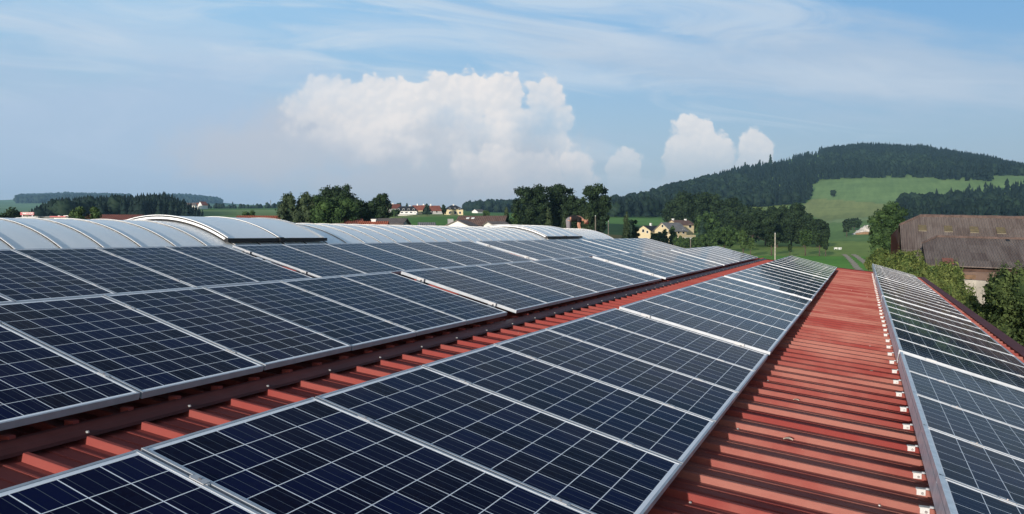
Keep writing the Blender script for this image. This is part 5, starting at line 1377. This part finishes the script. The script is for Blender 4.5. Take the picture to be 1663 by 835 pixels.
    mb = MB(); mb.add([q2(x_l + .12, .5, ez + .1), q2(x_l + .12, .5, -.2), q2(x_l + .5, AW * .55, -.2), q2(x_l + .12, hy * .98, hz - .10)], [(0, 1, 2, 3)]); mb.build('gable_boards', WALLM['wood'], an)
    mb = MB(); [mb.box(ex + x - .12, ex + x + .12, ey + .25, ey + .5, -.2, ez - .02 - S * x) for x in (1.2, 6.5, 11.8, 17.0)]; mb.build('posts', WALLM['brownwood'], an)
    # concrete slab wall and boards before the annex
    c1, c2 = at(1546, 453, 49.5), at(1613, 455.5, 47.6)
    w = thing('concrete_wall', 'pale concrete wall under the dark eave of the barn annex', 'wall', (c1.x, c1.y, zg))
    mb = MB(); d_ = c2 - c1; nv = Vector((d_.y, -d_.x, 0)).normalized() * .25; zt = c1.z - zg
    mb.add([(0, 0, 0), (d_.x, d_.y, 0), (d_.x - nv.x, d_.y - nv.y, 0), (-nv.x, -nv.y, 0), (0, 0, zt), (d_.x, d_.y, zt - .05), (d_.x - nv.x, d_.y - nv.y, zt - .05), (-nv.x, -nv.y, zt)], [(0, 1, 5, 4), (1, 2, 6, 5), (2, 3, 7, 6), (3, 0, 4, 7), (4, 5, 6, 7)])
    mb.build('slab', mat('pale_concrete', (0.47, 0.43, 0.37), .9, var=.35, scale=.9, detail=7), w)
    mb = MB(); mb.box(-.1, d_.x * .62, d_.y * .1 + .1, d_.y * .1 + .4, zt + .01, zt + .28, 0); mb.build('coping_beam', mat('ochre_beam', (0.17, 0.10, 0.055), .85, var=.4, scale=3), w)
    s = thing('clamp_wall', 'brown stained bunker wall between the annex posts and the pale concrete', 'wall', (at(1530, 440, 52).x, at(1530, 440, 52).y, zg))
    mb = MB(); zt = at(1540, 441, 52).z - zg; mb.box(0, 12, 0, .3, -.2, zt); mb.build('slab', mat('stained_wall', (0.13, 0.085, 0.066), .9, var=.5, scale=.7, detail=7), s)
barn()

def heap():
    c = at(1404, 372, 440); zg = float(ground(c.x, c.y))
    t = thing('silage_heap', 'long heap under a pale tarpaulin on the edge of the meadow', 'heap', (c.x, c.y, zg - .4), YAW)
    n = 22; m_ = 10; mb = MB(); rows = []
    for i in range(n + 1):
        u_ = i / n; x = -6.2 + 12.4 * u_; hh = 5.2 * min(1, u_ * 1.9) ** .8 * (1 - max(0, u_ - .8) * 1.6) + .3 * math.sin(i * 1.9)
        rows.append([(x + .25 * math.sin(i + j * 2), -4 + 8 * j / m_, max(0, hh * math.sin(math.pi * j / m_) + .22 * math.sin(i * 2.3 + j * 1.7))) for j in range(m_ + 1)])
    for a, b in zip(rows[:-1], rows[1:]): mb.strip(a, b)
    mb.build('tarpaulin', mat('pale_tarpaulin', (0.56, 0.52, 0.46), .6, var=.4, scale=.5), t, smooth=True)
    mb = MB(); mb.tube([(-7, -4.6, .3), (-2, -5.2, .8), (4, -5.0, .6), (7, -4.2, .2)], [.6, 1.0, .9, .4], 8); mb.build('earth_bank', mat('bare_earth', (0.27, 0.17, 0.095), .95, var=.3), t, smooth=True)
heap()
def poles():
    wood = mat('pale_pole_wood', (0.16, 0.14, 0.11), .8, var=.25, scale=6); pale = mat('bleached_pole_wood', (0.38, 0.35, 0.28), .8, var=.25, scale=6)
    for px, top, dep, r_, lab, nm in ((1258.8, 379, 96, .085, 'tall pale wooden pole behind the panel row beside the red strip', 'wooden_pole'), (988, 359.5, 74, .05, 'thin pole before the dark crop field beyond the skylight', 'wooden_pole'),
                                      (1121.5, 388, 62, .05, 'short pale pole rising at the corner of the far panel row', 'wooden_pole'), (967, 351, 80, .07, 'grey weathered pole behind the skylight end by the worker', 'wooden_pole')):
        c = at(px, top, dep); zg = float(ground(c.x, c.y)); t = thing(nm, lab, 'pole', (c.x, c.y, zg), group='poles in the meadow')
        mb = MB(); mb.tube([(0, 0, -.3), (.02, 0, (c.z - zg) * .5), (0, 0, c.z - zg)], [r_ * 1.15, r_, r_ * .8], 8); mb.build('post', pale if px > 1200 else wood, t, smooth=True)
        mb = MB(); mb.tube([(0, 0, c.z - zg + .002), (0, 0, c.z - zg + .05)], [r_ * .95, r_ * .6], 8); mb.build('cap', M['galv'], t)
    iron = mat('pylon_steel', (0.16, 0.17, 0.18), .6)
    c = at(439.5, 336, 1350); zg = float(ground(c.x, c.y)); H = at(439.5, 324.5, 1350).z - zg
    t = thing('power_pylon', 'tiny lattice power pylon far off on the horizon beside the willow', 'pylon', (c.x, c.y, zg), YAW)
    mb = MB()
    for sx in (-1, 1):
        for sy in (-1, 1): mb.tube([(sx * 1.3, sy * 1.3, -.5), (sx * .35, sy * .35, H * .75), (0, 0, H)], [.16, .13, .1], 4)
    for i in range(7):
        a, b = 1.3 - .95 * i / 7, 1.3 - .95 * (i + 1) / 7; z0, z1 = H * .75 * i / 7, H * .75 * (i + 1) / 7
        for s_ in (-1, 1): mb.tube([(-a * s_, -a, z0), (b * s_, -b, z1)], [.08, .08], 4)
    mb.build('tower', iron, t)
    for h in (.72, .84): mb = MB(); mb.tube([(-3.6 * (1.3 - h * .5), 0, H * h), (0, 0, H * h + .5), (3.6 * (1.3 - h * .5), 0, H * h)], [.09, .16, .09], 4); mb.build('crossarm', iron, t)
    for i, (px, lab) in enumerate(((1357.5, 'white trough on the meadow, on the orchard side'), (1364.5, 'white trough on the meadow, on the dirt track side'))):
        c = at(px, 380.7, 262); zg = float(ground(c.x, c.y)); t = thing('water_trough', lab, 'trough', (c.x, c.y, zg), YAW + .5 * i, group='white troughs on the meadow')
        mb = MB(); mb.box(-.5, .5, -.3, .3, .32, .36); [mb.box(*b_, .36, .72) for b_ in ((-.5, .5, -.3, -.25), (-.5, .5, .25, .3), (-.5, -.45, -.25, .25), (.45, .5, -.25, .25))]; mb.build('tub', WALLM['white'], t)
        mb = MB(); [mb.box(sx * .4 - .05, sx * .4 + .05, -.22, .22, -.05, .32) for sx in (-1, 1)]; mb.build('stand', M['galv'], t)
poles()

# ------------------------------------------------------------------ summer haze
def haze():
    zlo = float(HZ.min()) - 1.5; zhi = float(HZ.max()) + 40
    me = bpy.data.meshes.new('haze'); r = 6400
    n = 24; V, F = [], []
    for z in (zlo, zhi): V += [(r * math.cos(2 * math.pi * i / n), r * math.sin(2 * math.pi * i / n), z) for i in range(n)]
    F = [tuple(range(n))[::-1], tuple(range(n, 2 * n))] + [(i, (i + 1) % n, n + (i + 1) % n, n + i) for i in range(n)]
    me.from_pydata(V, [], F)
    m = bpy.data.materials.new('haze_air'); m.use_nodes = True; k = NT(m.node_tree); k.n.remove(k.n['Principled BSDF'])
    p = k.new('ShaderNodeVolumePrincipled'); p.inputs['Density'].default_value = 0.000115; p.inputs['Color'].default_value = (0.40, 0.71, 1.0, 1); p.inputs['Anisotropy'].default_value = 0.1
    k.l.new(p.outputs[0], k.n['Material Output'].inputs['Volume'])
    me.materials.append(m); o = link('haze', me); struct(o, 'stuff')
haze()
